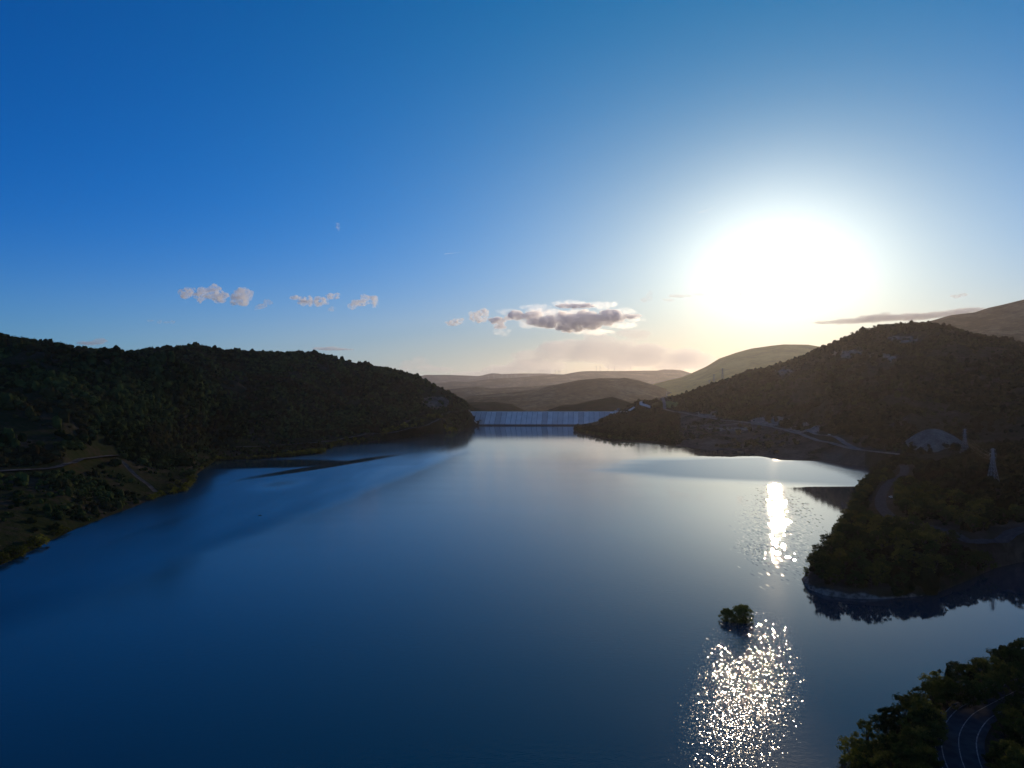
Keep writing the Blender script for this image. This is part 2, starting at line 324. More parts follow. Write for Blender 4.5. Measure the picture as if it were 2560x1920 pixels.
def matB(cc, pr, qy):
    n = fbm(cc[:, 0], cc[:, 1], 50, 3)
    def el(cx, cy, rx, ry, k=1.3): return ((pr - cx) / rx) ** 2 + ((qy - cy) / ry) ** 2 + n * k < 1
    rock = el(1960, 928, 20, 10) | el(2260, 848, 45, 9) | el(2130, 885, 50, 9) | el(1925, 1052, 52, 11) | el(1775, 1033, 34, 9) | el(2012, 1070, 40, 13) | el(1830, 1072, 60, 4) | el(2225, 893, 22, 10) | el(1545, 1026, 12, 6)
    fld = ((pr - 1662) / 34) ** 2 + ((qy - 1011) / 9) ** 2 + n * .3 < 1
    ter = (pr > 1690) & (pr < 2165) & (qy > np.interp(pr, B_bench[:, 0], HY + (CH - B_bench[:, 2]) / B_bench[:, 1] * F) - 2) & (n < .25)
    return np.where(fld, 2, np.where(rock, 1, np.where(ter, 3, 0)))
B_o, B_V = loft('hill', [ab(B_shore, -50, -6), ab(B_shore, 0, 0), B_bench, B_up, B_top, B_back], 1437, 3200, 5.5, [2, 26, 40, 60, 10],
    M['scrub2'], [0, 0, 3, 46, 3, 2], gs=230, camp=([1540, 1680], [.05, 1]), label='dark brown rocky hill on the right bank under the bright sky', seed=310, mats=[M['scrub2'], M['palerock'], M['field'], M['terrace']], matfn=matB)
BV['hillB'] = BV['hill']; 
BV['hillA'] = BVHTree.FromPolygons([tuple(v) for v in A_V.reshape(-1, 3)], [(r * A_V.shape[1] + c, r * A_V.shape[1] + c + 1, (r + 1) * A_V.shape[1] + c + 1, (r + 1) * A_V.shape[1] + c) for r in range(A_V.shape[0] - 1) for c in range(A_V.shape[1] - 1)])
# -- the peninsula and the right bank
C_shore = curve([(2003,1447),(2010,1460),(2022,1473),(2060,1488),(2120,1496),(2200,1498),(2300,1491),(2352,1479),(2420,1452),(2488,1420),(2560,1404),(3200,1380)], 0)
C_1 = curve([(2003,1446,.1),(2010,1455,1),(2022,1462,2),(2060,1468,3.2),(2120,1472,3.5),(2200,1474,4),(2300,1466,4),(2352,1454,4),(2420,1430,4),(2488,1399,4),(2560,1384,4),(3200,1360,5)])
C_2 = curve([(2003,1445.5,.1),(2040,1430,5),(2110,1400,9),(2200,1380,12),(2300,1370,14),(2400,1350,15),(2488,1335,16),(2600,1330,18),(3200,1320,24)])
C_3 = curve([(2003,1444.5,.1),(2040,1405,3),(2075,1368,4),(2110,1325,6),(2130,1285,7),(2150,1240,7),(2180,1202,8),(2250,1190,18),(2400,1225,27),(2488,1212,32),(2560,1212,36),(3200,1212,48)])
C_4 = curve([(2003,1443.5,0),(2040,1396,0),(2075,1356,0),(2110,1311,0),(2130,1270,0),(2150,1226,0),(2180,1192,1),(2200,1172,8),(2250,1152,20),(2400,1143,30),(2560,1140,38),(3200,1140,50)])
C_5 = C_4.copy(); C_5[:, 1] += [15, 15, 20, 20, 20, 25, 120, 160, 200, 250, 300, 300]; C_5[:, 2] += [-5, -5, -5, -5, -5, -6, -6, -8, -8, -8, -8, -8]
def bank_mat():
    m = M['scrub2'].copy(); m.name = 'bank_ground'; t = m.node_tree; b = t.nodes['Principled BSDF']; src = b.inputs['Base Color'].links[0].from_socket
    g = t.nodes.new('ShaderNodeNewGeometry'); sp = t.nodes.new('ShaderNodeSeparateXYZ'); t.links.new(g.outputs['Position'], sp.inputs[0])
    n = t.nodes.new('ShaderNodeTexNoise'); n.inputs['Scale'].default_value = .12; n.inputs['Detail'].default_value = 6; t.links.new(g.outputs['Position'], n.inputs['Vector'])
    q = mth(t, 'ADD', mth(t, 'ADD', sp.outputs['Z'], mth(t, 'MULTIPLY', mth(t, 'SUBTRACT', n.outputs['Fac'], .5), 5)), mth(t, 'MULTIPLY', mth(t, 'MAXIMUM', mth(t, 'SUBTRACT', sp.outputs['X'], 165), 0), .06))
    f = mth(t, 'SUBTRACT', 1.0, mth(t, 'DIVIDE', mth(t, 'SUBTRACT', q, 1.7), .8), None, True)
    r = t.nodes.new('ShaderNodeValToRGB'); r.color_ramp.elements[0].color = (.07, .065, .055, 1); r.color_ramp.elements[1].color = (.24, .22, .19, 1); r.color_ramp.elements[0].position = .35; r.color_ramp.elements[1].position = .65
    n2 = t.nodes.new('ShaderNodeTexNoise'); n2.inputs['Scale'].default_value = .5; n2.inputs['Detail'].default_value = 6; t.links.new(g.outputs['Position'], n2.inputs['Vector']); t.links.new(n2.outputs['Fac'], r.inputs[0])
    mx = t.nodes.new('ShaderNodeMix'); mx.data_type = 'RGBA'; t.links.new(f, mx.inputs[0]); t.links.new(src, mx.inputs[6]); t.links.new(r.outputs[0], mx.inputs[7]); t.links.new(mx.outputs[2], b.inputs['Base Color'])
    return m
M['bankmat'] = bank_mat()
C_o, C_V = loft('bank', [ab(C_shore, -25, -6), C_shore, C_1, C_2, C_3, C_4, C_5], 2003.2, 3200, 4.5, [2, 4, 16, 24, 24, 8],
    M['scrub2'], [0, 0, .2, 1.0, 1.5, .5, .5], gs=60, label='low dark peninsula and bank on the right of the reservoir', seed=900,
    mats=[M['bankmat'], M['bankmat']], matfn=lambda cc, pr, qy: np.where((pr < 2230) & (cc[:, 2] < 2.3 + 1.6 * perlin(cc[:, 0] * .12, cc[:, 1] * .12) - np.clip((pr - 2120) / 110, 0, 1) * 1.2) & (cc[:, 1] < 372), 1, 0))
# -- the near corner with the bend of the road
D_shore = curve([(2085,1985),(2120,1925),(2200,1858),(2300,1798),(2400,1746),(2500,1700),(2560,1668),(2800,1605),(3400,1540)], 0)
def dcurve(f):
    return np.array([(p, *f(p)) for p in (2085, 2120, 2200, 2260, 2330, 2400, 2500, 2600, 2800, 3400)], float)
shY = lambda p: np.interp(p, D_shore[:, 0], D_shore[:, 1])
zr = lambda p, top: float(np.interp(p, [2085, 2110, 2200, 2330, 3400], [-3, .3, 7, top, top]))
D_n = dcurve(lambda p: (40, zr(p, 16))); D_1 = dcurve(lambda p: (95, zr(p, 14.0))); D_2 = dcurve(lambda p: (shY(p) - 22 if p < 2330 else shY(p) - 26, zr(p, 14.0) if p < 2700 else 20))
D_3 = dcurve(lambda p: (shY(p) - 5, min(2.5, zr(p, 3)))); D_4 = ab(D_shore, 0, 0); D_5 = ab(D_shore, 14, -5)
D_o, D_V = loft('bank', [D_n, D_1, D_2, D_3, D_4, D_5], 2085, 3400, 5, [6, 14, 8, 3, 2], M['scrub2'], [0, 0, 0, .3, 0, 0], gs=30,
    label='near wooded bank under the bend of the road', seed=77)
BV['bankD'] = BV['bank']
BV['bankC'] = BVHTree.FromPolygons([tuple(v) for v in C_V.reshape(-1, 3)], [(r * C_V.shape[1] + c, r * C_V.shape[1] + c + 1, (r + 1) * C_V.shape[1] + c + 1, (r + 1) * C_V.shape[1] + c) for r in range(C_V.shape[0] - 1) for c in range(C_V.shape[1] - 1)])
LAND = ['hillA', 'hillB', 'bankC', 'bankD']
# -- pale spoil mound on the right bank
def mound():
    base = P(2332, 1141, 905); n = 40; V = []; Fc = []
    rx, ry, h = 54, 46, 39
    for j in range(22):
        t = j / 21
        for i in range(n):
            a = 2 * math.pi * i / n
            w = 1 + .10 * float(perlin(math.cos(a) * 1.6 + 9, math.sin(a) * 1.6)) * 2
            r = 1 - t; z = h * (1 - r ** 1.75) - 3 + 1.2 * float(perlin(i * .5, j * .45)) * (1 - t)
            V.append((base.x + rx * w * r * math.cos(a) * (1 + .06 * math.cos(a)), base.y + ry * w * r * math.sin(a), base.z + z))
    for j in range(21):
        for i in range(n): Fc.append((j * n + i, j * n + (i + 1) % n, (j + 1) * n + (i + 1) % n, (j + 1) * n + i))
    o = link_mesh('mound', V, Fc, M['moundrock'], smooth=True)
    tag(o, 'pale rounded spoil mound below the dark hill near the pylons', kind='structure')
    BV['mound'] = BVHTree.FromPolygons(V, Fc)
M['moundrock'] = terrain_mat('pale_spoil', [(.3, (.07, .075, .06)), (.5, (.14, .135, .12)), (.66, (.24, .225, .2))], 12, 2.5, 1.5)
mound()
# -- ground, water and the hills beyond the dam
g = link_mesh('ground', [(-21000, -900, -60), (21000, -900, -60), (21000, 28300, -60), (-21000, 28300, -60)], [(0, 1, 2, 3)], M['valley']); tag(g, 'valley floor beyond the dam', kind='structure')
FAR = {}
def farhill(name, pts, Yr, Y0, amp, gs, label, du=6, seed=0, rows=26, material='far'):
    top = curveY([(p[0], p[1], Yr if len(p) < 3 else p[2]) for p in pts])
    base = top.copy(); base[:, 1] = Y0; base[:, 2] = -62
    mid = top.copy(); mid[:, 1] = Y0 + (top[:, 1] - Y0) * .5; mid[:, 2] = -62 + (top[:, 2] + 62) * .55
    back = top.copy(); back[:, 1] += (Yr - Y0) * .5 + 300; back[:, 2] = -62
    o, V = loft(name, [base, mid, top, back], pts[0][0], pts[-1][0], du, [rows, rows, 8], M[material], [amp * .2, amp, amp * .06, 0], gs=gs, label=label, seed=seed)
    BV['far' + str(seed)] = BV[name]
farhill('hill', [(1335,1040),(1360,1027),(1400,1012),(1440,1008),(1480,998),(1530,989),(1556,996),(1590,1010),(1640,1025),(1700,1040)], 2650, 2150, 12, 160, 'small dark wooded hill just behind the dam', 4, 11, material='scrub')
farhill('hill', [(1100,1010),(1170,1004),(1240,1003),(1280,1008),(1310,1024),(1335,1032)], 3300, 2500, 12, 200, 'low dark rise behind the dam beside the left hill', 4, 12, material='scrub')
farhill('hill', [(1080,1010),(1150,997),(1180,988),(1240,983),(1300,978),(1345,971),(1380,962),(1450,948),(1500,943),(1550,944),(1562,942),(1600,950),(1640,962),(1665,970),(1760,1000)], 6800, 4600, 40, 600, 'grey green hill behind the dam in the middle of the valley', 5, 13)
farhill('hill', [(1000,990),(1091,977),(1118,973),(1194,965),(1227,970),(1300,966),(1400,960),(1500,957),(1600,960),(1700,975)], 10500, 8000, 50, 900, 'low hazy ridge in the valley', 6, 14)
farhill('hill', [(1000,962),(1091,957.6),(1136,953),(1169,954),(1205,949),(1241,945),(1290,943),(1340,938),(1406,935),(1453,926),(1500,925),(1574,925.5),(1642,924.5),(1660,921),(1701,923),(1728,931),(1800,960)], 17000, 13500, 80, 2000, 'long hazy ridge carrying the wind turbines', 6, 15)
farhill('mountain', [(960,950),(1051,939),(1062,936),(1127,936),(1198,939),(1227,932),(1241,932),(1254,934),(1299,932),(1357,932),(1400,934),(1480,938),(1560,945)], 25500, 22000, 80, 3000, 'farthest pale ridge on the horizon', 6, 16)
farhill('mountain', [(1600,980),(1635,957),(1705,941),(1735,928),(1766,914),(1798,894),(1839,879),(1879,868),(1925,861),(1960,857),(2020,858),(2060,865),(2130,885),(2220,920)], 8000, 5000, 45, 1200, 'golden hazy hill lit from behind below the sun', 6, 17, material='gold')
farhill('mountain', [(2180,850),(2316,800),(2379,782),(2436,775.5),(2473,763),(2503,756),(2560,742),(2700,715),(2950,700),(3200,730)], 5000, 2900, 40, 900, 'tall grey mountain rising behind the right hill', 6, 18)

# ------------------------------------------------------------------ water
def water_mat():
    m = bpy.data.materials.new('reservoir_water'); m.use_nodes = True; t = m.node_tree; b = t.nodes['Principled BSDF']
    b.inputs['Base Color'].default_value = (.002, .040, .058, 1); b.inputs['IOR'].default_value = 1.46
    b.inputs['Specular IOR Level'].default_value = .5
    g = t.nodes.new('ShaderNodeNewGeometry'); pos = g.outputs['Position']
    def nz(sx, sy, d=3, off=0, rot=0, rough=.5):
        mp = t.nodes.new('ShaderNodeMapping'); mp.inputs['Scale'].default_value = (1 / sx, 1 / sy, 1); mp.inputs['Location'].default_value = (off, off, 0); mp.inputs['Rotation'].default_value = (0, 0, rot)
        t.links.new(pos, mp.inputs['Vector'])
        n = t.nodes.new('ShaderNodeTexNoise'); n.inputs['Scale'].default_value = 1; n.inputs['Detail'].default_value = d; n.inputs['Roughness'].default_value = rough
        t.links.new(mp.outputs[0], n.inputs['Vector']); return n.outputs['Fac']
    def smooth(v, a, b_):
        r = t.nodes.new('ShaderNodeMapRange'); r.interpolation_type = 'SMOOTHSTEP'; r.inputs['From Min'].default_value = a; r.inputs['From Max'].default_value = b_
        t.links.new(v, r.inputs['Value']); return r.outputs[0]
    sp = t.nodes.new('ShaderNodeSeparateXYZ'); t.links.new(pos, sp.inputs[0]); X, Y = sp.outputs['X'], sp.outputs['Y']
    big = nz(260, 110, 3, 3, .25)
    def ell(cx, cy, rx, ry, wob=.5, rot=0.0, soft=.6):
        dx = mth(t, 'SUBTRACT', X, cx); dy = mth(t, 'SUBTRACT', Y, cy); c, s = math.cos(rot), math.sin(rot)
        u = mth(t, 'ADD', mth(t, 'MULTIPLY', dx, c), mth(t, 'MULTIPLY', dy, s)); v = mth(t, 'SUBTRACT', mth(t, 'MULTIPLY', dy, c), mth(t, 'MULTIPLY', dx, s))
        q = mth(t, 'ADD', mth(t, 'POWER', mth(t, 'ABSOLUTE', mth(t, 'DIVIDE', u, rx)), 2), mth(t, 'POWER', mth(t, 'ABSOLUTE', mth(t, 'DIVIDE', v, ry)), 2))
        q = mth(t, 'ADD', mth(t, 'SQRT', q), mth(t, 'MULTIPLY', mth(t, 'SUBTRACT', big, .5), wob))
        return mth(t, 'SUBTRACT', 1.0, smooth(q, 1 - soft / 2, 1 + soft / 2))
    # wind-ruffled patches (1) and calm slicks (0): where they lie on the lake
    glit = ell(78, 236, 58, 12, 1.0, math.atan2(105, 44), 1.5)
    gl2 = G(1915, 1378); glit2 = ell(gl2.x, gl2.y, 15, 24, .8, 0, 1.4)
    mx = lambda a_, b_: mth(t, 'MAXIMUM', a_, b_)
    calm = mx(mx(ell(70, 1560, 250, 560, .7, 0, .7), ell(185, 470, 105, 300, .6, -.25, .7)), ell(290, 300, 150, 110, .6, 0, .6))
    slick = mx(mx(mth(t, 'MULTIPLY', ell(-240, 930, 150, 15, .25, math.atan2(246, 100), 1.3), .9), mth(t, 'MULTIPLY', ell(-247, 745, 22, 45, .6, 0, 1.7), .6)), ell(-345, 945, 120, 50, .8, .1, .9))
    slick = mx(slick, mx(ell(-300, 1380, 120, 90, .5, .9, .6), ell(-150, 1720, 90, 40, .5, .2, .6)))
    # the wind line runs along the left side of the lake
    line = mth(t, 'SUBTRACT', mth(t, 'ADD', mth(t, 'MULTIPLY', Y, .164), mth(t, 'MULTIPLY', mth(t, 'SUBTRACT', big, .5), 30)), mth(t, 'ADD', X, 252))
    left = smooth(line, -6, 22)
    left2 = smooth(mth(t, 'SUBTRACT', line, mth(t, 'MULTIPLY', mth(t, 'SUBTRACT', nz(90, 300, 2, 11, .1), .45), 300)), 0, 45)
    R_ = mth(t, 'ADD', mth(t, 'ADD', .30, mth(t, 'MULTIPLY', left, .55)), mth(t, 'MULTIPLY', mth(t, 'MULTIPLY', left, left2), .4))
    R_ = mth(t, 'MULTIPLY', R_, mth(t, 'SUBTRACT', 1.0, mth(t, 'MULTIPLY', calm, .82)))
    R_ = mth(t, 'MULTIPLY', R_, mth(t, 'SUBTRACT', 1.0, mth(t, 'MULTIPLY', slick, .9)))
    suncalm = ell(265, 700, 120, 560, .4, -.12, .6)
    streak2 = mth(t, 'ADD', .72, mth(t, 'MULTIPLY', smooth(nz(34, 420, 3, 61, .0), .30, .60), .28))
    farwind = ell(420, 880, 290, 165, .5, -.12, .35)
    R_ = mth(t, 'MULTIPLY', R_, mth(t, 'SUBTRACT', 1.0, mth(t, 'MULTIPLY', suncalm, .97)))
    streak = mth(t, 'ADD', .75, mth(t, 'MULTIPLY', nz(200, 30, 3, 21, .12), .5)); R_ = mth(t, 'MULTIPLY', R_, streak)
    ripple = mth(t, 'ADD', mth(t, 'MULTIPLY', nz(.8, .5, 2, 0, .3), .10), mth(t, 'MULTIPLY', nz(3.2, 1.8, 2, 7, .2), .14))
    amp = mth(t, 'ADD', mth(t, 'ADD', mth(t, 'SUBTRACT', .07, mth(t, 'MULTIPLY', suncalm, .045)), mth(t, 'MULTIPLY', R_, mth(t, 'SUBTRACT', .5, mth(t, 'MULTIPLY', left, .4)))), mth(t, 'MULTIPLY', glit, .25))
    bp = t.nodes.new('ShaderNodeBump'); bp.inputs['Distance'].default_value = 1.0; bp.inputs['Strength'].default_value = 1.0
    t.links.new(mth(t, 'MULTIPLY', ripple, amp), bp.inputs['Height'])
    # wavelet facets: each small cell of the ruffled patches is tilted its own way
    def facets(sx, sy, off, tilt, mask, thin):
        mp = t.nodes.new('ShaderNodeMapping'); mp.inputs['Scale'].default_value = (1 / sx, 1 / sy, 1); mp.inputs['Location'].default_value = (off, off, 0); t.links.new(pos, mp.inputs['Vector'])
        vo = t.nodes.new('ShaderNodeTexVoronoi'); vo.voronoi_dimensions = '2D'; vo.inputs['Scale'].default_value = 1; t.links.new(mp.outputs[0], vo.inputs['Vector'])
        sc = t.nodes.new('ShaderNodeSeparateColor'); t.links.new(vo.outputs['Color'], sc.inputs[0])
        on_ = mth(t, 'LESS_THAN', sc.outputs['Blue'], mth(t, 'MULTIPLY', mask, thin))
        v = t.nodes.new('ShaderNodeCombineXYZ')
        for i, c in enumerate(('Red', 'Green')): t.links.new(mth(t, 'MULTIPLY', mth(t, 'MULTIPLY', mth(t, 'SUBTRACT', sc.outputs[c], .5), tilt), on_), v.inputs[i])
        return v.outputs[0], on_
    f1, o1 = facets(.17, .36, 0, .40, glit, .95)
    f2, o2 = facets(.5, 2.0, 5, .13, glit2, .45)
    tl = vmath(t, 'SCALE', (0.02, -.078, 0)); t.links.new(mth(t, 'MULTIPLY', mth(t, 'MULTIPLY', left, mth(t, 'ADD', .8, mth(t, 'MULTIPLY', left2, .2))), mth(t, 'MULTIPLY', mth(t, 'MULTIPLY', mth(t, 'SUBTRACT', 1.0, slick), streak2), mth(t, 'SUBTRACT', 1.0, smooth(Y, 850, 1250)))), tl.inputs['Scale'])   # wind waves lean one way
    fw = vmath(t, 'SCALE', (0.0, -.06, 0)); t.links.new(farwind, fw.inputs['Scale'])
    f3, o3 = facets(.85, 3.6, 9, .062, ell(204, 540, 22, 135, .6, -.35, 1.3), .75)
    f2 = vmath(t, 'ADD', f2, f3).outputs[0]
    nn = vmath(t, 'NORMALIZE', vmath(t, 'ADD', vmath(t, 'ADD', vmath(t, 'ADD', bp.outputs[0], f1).outputs[0], f2).outputs[0], vmath(t, 'ADD', tl.outputs[0], fw.outputs[0]).outputs[0]).outputs[0])
    t.links.new(nn.outputs[0], b.inputs['Normal'])
    rr = mth(t, 'ADD', mth(t, 'SUBTRACT', .042, mth(t, 'MULTIPLY', suncalm, .024)), mth(t, 'MULTIPLY', R_, mth(t, 'SUBTRACT', .34, mth(t, 'MULTIPLY', left, .22)))); rr = mth(t, 'MULTIPLY', rr, mth(t, 'SUBTRACT', 1.0, mth(t, 'MULTIPLY', mth(t, 'MAXIMUM', o1, o2), .2)))
    t.links.new(rr, b.inputs['Roughness'])
    return m
M['water'] = water_mat()
wt = link_mesh('water', [(-3000, -600, 0), (3000, -600, 0), (3000, 1975, 0), (-3000, 1975, 0)], [(0, 1, 2, 3)], M['water']); tag(wt, 'wide blue reservoir with a sun glitter patch', kind='structure')

# ------------------------------------------------------------------ the dam
def dam():
    root = empty('dam', P(1360, 1064, 1968) * 1.0, 'long pale concrete dam with slanting panel joints closing the valley', 'dam')
    o = root.location.copy()
    ZT, ZB = 37.0, 3.2
    def top(px): Y = 2000.0; return Vector(((px - CX) / F * Y, Y, ZT)) - o
    def lean(px): return float(np.interp(px, [1170, 1240, 1470, 1560], [8, 6.5, 0, 0]))
    def bot(px, z=ZB): Y = 1972.0; return Vector(((px - lean(px) - CX) / F * Y, Y, z)) - o
    joints = list(np.linspace(1178, 1562, 31))
    r2 = random.Random(5)
    for i in range(len(joints) - 1):
        a, b = joints[i], joints[i + 1]; g = .4
        k = 0 if r2.random() < .6 else (1 if r2.random() < .6 else 2)
        zb = max(ZB, float(np.interp(a, [1178, 1200], [26, ZB])))
        def lerp(px, z): t = (ZT - z) / (ZT - ZB); return top(px) * (1 - t) + bot(px) * t
        A0, B0, B1, A1 = lerp(a + g, zb), lerp(b - g, zb), top(b - g), top(a + g)
        dpt = Vector((0, 3, 0)); V = [A0, B0, B1, A1, A0 + dpt, B0 + dpt, B1 + dpt, A1 + dpt]
        link_mesh('wall_panel', V, [(0, 1, 2, 3), (5, 4, 7, 6), (4, 0, 3, 7), (1, 5, 6, 2), (4, 5, 1, 0), (3, 2, 6, 7)], M['conc'][k], root)
    m = MB()     # body behind the panels
    V = [bot(1168, -60), bot(1575, -60), top(1575), top(1168)]; V = [v + Vector((0, .6, -.5)) for v in V]; V += [v + Vector((0, 40, 0)) for v in V[:2]] + [V[2] + Vector((0, 9, 0)), V[3] + Vector((0, 9, 0))]
    V = V[:4] + [V[4], V[5], V[6], V[7]]
    m.add(V, [(0, 1, 2, 3), (5, 4, 7, 6), (4, 0, 3, 7), (1, 5, 6, 2), (4, 5, 1, 0)]); m.obj('body', M['wetconc'], root)
    m = MB(); a, b = top(1165), top(1568); c = (a + b) / 2
    m.box((c.x, c.y + 5, ZT - o.z + .3), ((b - a).length, 12, .6)); m.obj('crest_road', M['conc'][1], root)
    m = MB(); m.box((c.x, c.y - 1.2, ZT - o.z + .85), ((b - a).length, .5, 1.9)); m.obj('parapet', M['conc'][0], root)
    m = MB(); m.box((c.x, c.y + 11.5, ZT - o.z + 1.0), ((b - a).length, .4, 1.2)); m.obj('parapet', M['conc'][1], root)
    m = MB(); a, b = bot(1186), bot(1575); c = (a + b) / 2; m.box((c.x, c.y - 1.5, 1.2 - o.z + 0), ((b - a).length, 5, 4.2)); m.obj('footing', M['wetconc'], root)
    # wedge-shaped wing wall with its plinth on the left bank
    q = [P(1150, 1030.5, 1975), P(1178, 1029.8, 1996), P(1178, 1040, 1992), P(1160, 1035, 1978)]
    V = [v - o for v in q] + [v - o + Vector((0, 8, 0)) for v in q]
    link_mesh('wing_wall', V, [(3, 2, 1, 0), (4, 5, 6, 7), (0, 1, 5, 4), (1, 2, 6, 5), (2, 3, 7, 6), (3, 0, 4, 7)], M['conc'][0], root)
    m = MB(); m.tube([P(1168, 1037, 1975) - o, P(1180, 1046, 1968) - o, P(1193, 1058, 1963) - o], 1.3, 4); m.obj('plinth', M['conc'][0], root)
dam()

# ------------------------------------------------------------------ ribbons: roads, tracks and their lines
def ribbon(name, pts, width, material, lift=.25, keys=LAND, label=None, kind='structure', parent=None, step=4.0, offs=(0, 0), flat=None):
    """pts world centre line; draped on the land"""
    P3 = [Vector(p) for p in pts]; res = []
    for i in range(len(P3) - 1):
        p0 = P3[max(i - 1, 0)]; p1 = P3[i]; p2 = P3[i + 1]; p3 = P3[min(i + 2, len(P3) - 1)]
        n = max(1, int((p2 - p1).length / step))
        for j in range(n):
            t = j / n; res.append(.5 * ((2 * p1) + (p2 - p0) * t + (2 * p0 - 5 * p1 + 4 * p2 - p3) * t * t + (3 * p1 - p0 - 3 * p2 + p3) * t ** 3))
    res.append(P3[-1])
    V = []; 
    zs = []
    for p in res:
        z = flat if flat is not None else drop(p.x, p.y, keys); zs.append(p.z if z is None else z)
    zs = np.array(zs)
    for i, p in enumerate(res):
        d = res[min(i + 1, len(res) - 1)] - res[max(i - 1, 0)]; d.z = 0; d.normalize(); s = Vector((d.y, -d.x, 0))
        hs = []
        for k in range(4):
            q = p + s * (width * (k / 3 - .5) + offs[0])
            z = flat if flat is not None else (drop(q.x, q.y, keys) or zs[i])
            hs.append((q, z))
        zz = flat if flat is not None else max(h[1] for h in hs)
        for q, z in hs: V.append((q.x, q.y, max(z, zz - .6) + lift))
    Fc = [(i * 4 + k, i * 4 + k + 1, (i + 1) * 4 + k + 1, (i + 1) * 4 + k) for i in range(len(res) - 1) for k in range(3)]
    o = link_mesh(name, V, Fc, material, parent)
    if kind: tag(o, label, kind=kind)
    return o
def H(pts, keys): 
    r = [hit(x, y, keys) for x, y in pts]; return [p for p in r if p is not None]
ribbon('path', H([(-60,1184),(60,1176),(160,1164),(210,1154),(262,1147),(300,1143)], ['hillA']), 6, M['track'], label='pale dirt road along the foot of the left hill')
ribbon('path', H([(288,1144),(310,1160),(330,1182),(352,1200),(372,1214),(388,1230)], ['hillA']), 4.5, M['track'], label='pale slipway track running down to the water on the left bank')
ribbon('path', H([(590,1118),(640,1117),(720,1112),(800,1105),(870,1097),(950,1087),(990,1080)], ['hillA']), 6, M['track'], label='narrow shoreline track below the left hill')
ribbon('path', H([(985,1080),(1020,1072),(1060,1069),(1100,1064),(1130,1061)], ['hillA']), 5, M['track'], label='lower track along the left shore towards the dam')
ribbon('path', H([(1010,1060),(1050,1040),(1090,1036),(1120,1034),(1150,1031)], ['hillA']), 5, M['track'], label='upper track climbing to the left end of the dam')
ribbon('road', H([(1618,1008),(1626,1014),(1653,1022),(1717,1034),(1789,1047),(1857,1055),(1902,1062),(1954,1074),(2036,1100),(2081,1112),(2126,1124),(2156,1133),(2247,1141)], ['hillB']), 9, M['gravel'], label='pale road crossing the lower slope of the right hill')
ribbon('road', H([(2010,1080),(2040,1086),(2069,1090),(2099,1101),(2129,1118),(2150,1131)], ['hillB']), 8, M['gravel'], label='pale upper branch road joining near the bend')
ribbon('path', H([(1857,1057),(1800,1063),(1740,1066),(1700,1068)], ['hillB']), 5, M['gravel'], label='thin track along the terrace above the right shore')
ribbon('road', H([(2258,1165),(2262,1178),(2252,1194),(2232,1204),(2208,1232),(2201,1260),(2212,1282),(2232,1300),(2256,1308),(2300,1314),(2350,1325),(2420,1357),(2480,1377),(2560,1400),(2650,1425)], ['bankC']), 8, M['asphalt'], lift=.35, label='grey road winding along the wooded right bank')
RZ = 14.0
def z7(pts, z=RZ): return [G(2060 + x / 4.424, 1560 + y / 4.424, z) for x, y in pts]
centre = z7([(2560,560),(2250,690),(1900,870),(1750,950),(1650,1010),(1560,1110),(1500,1230),(1490,1340),(1510,1470),(1550,1593),(1640,1760),(1800,2000)])
# the bend: asphalt, three painted lines
ribbon('road', centre, 10.5, M['asphalt'], lift=.12, label='dark two lane road sweeping round the near bend', flat=RZ + .25, step=2)
for off, w, lb in ((0, .16, 'centre line'), (3.6, .2, 'inner edge line'), (-3.6, .2, 'outer edge line')):
    sgn = -1
    ribbon('road_marking', centre, w * 1.3, M['paint'], lift=.13, label='white painted %s of the near bend' % lb, offs=(off * sgn, 0), flat=RZ + .25 + .004, step=2)

def make_rail(pts, label, h=.75):
    root = empty('guard_rail', pts[0], label, 'guard rail'); o = Vector(pts[0])
    res = []
    for i in range(len(pts) - 1):
        n = max(1, int((pts[i + 1] - pts[i]).length / 4))
        for j in range(n): res.append(pts[i].lerp(pts[i + 1], j / n))
    res.append(pts[-1]); V = []; Fc = []
    for i, p in enumerate(res):
        d = res[min(i + 1, len(res) - 1)] - res[max(i - 1, 0)]; d.z = 0; d.normalize(); s = Vector((d.y, -d.x, 0))
        for dz, ds in ((h - .3, 0), (h - .22, .07), (h - .15, 0), (h - .08, .07), (h, 0), (h, -.03), (h - .3, -.03)):
            V.append(p - o + s * ds + Vector((0, 0, dz)))
    n = 7; Fc = [(i * n + k, i * n + (k + 1) % n, (i + 1) * n + (k + 1) % n, (i + 1) * n + k) for i in range(len(res) - 1) for k in range(n)]
    link_mesh('rail', V, Fc, M['steel'], root)
    for p in res[::1]:
        m = MB(); m.box(Vector(p) - o + Vector((0, 0, h / 2 - .2)), (.12, .12, h + .3)); m.obj('post', M['steel'], root)
rp = []
for i in range(1, len(centre) - 1):
    d = centre[i + 1] - centre[i - 1]; d.z = 0; d.normalize(); rp.append(centre[i] + Vector((d.y, -d.x, 0)) * 5.0 + Vector((0, 0, .25)))
make_rail(rp, 'steel guard rail on the outside of the near road bend')

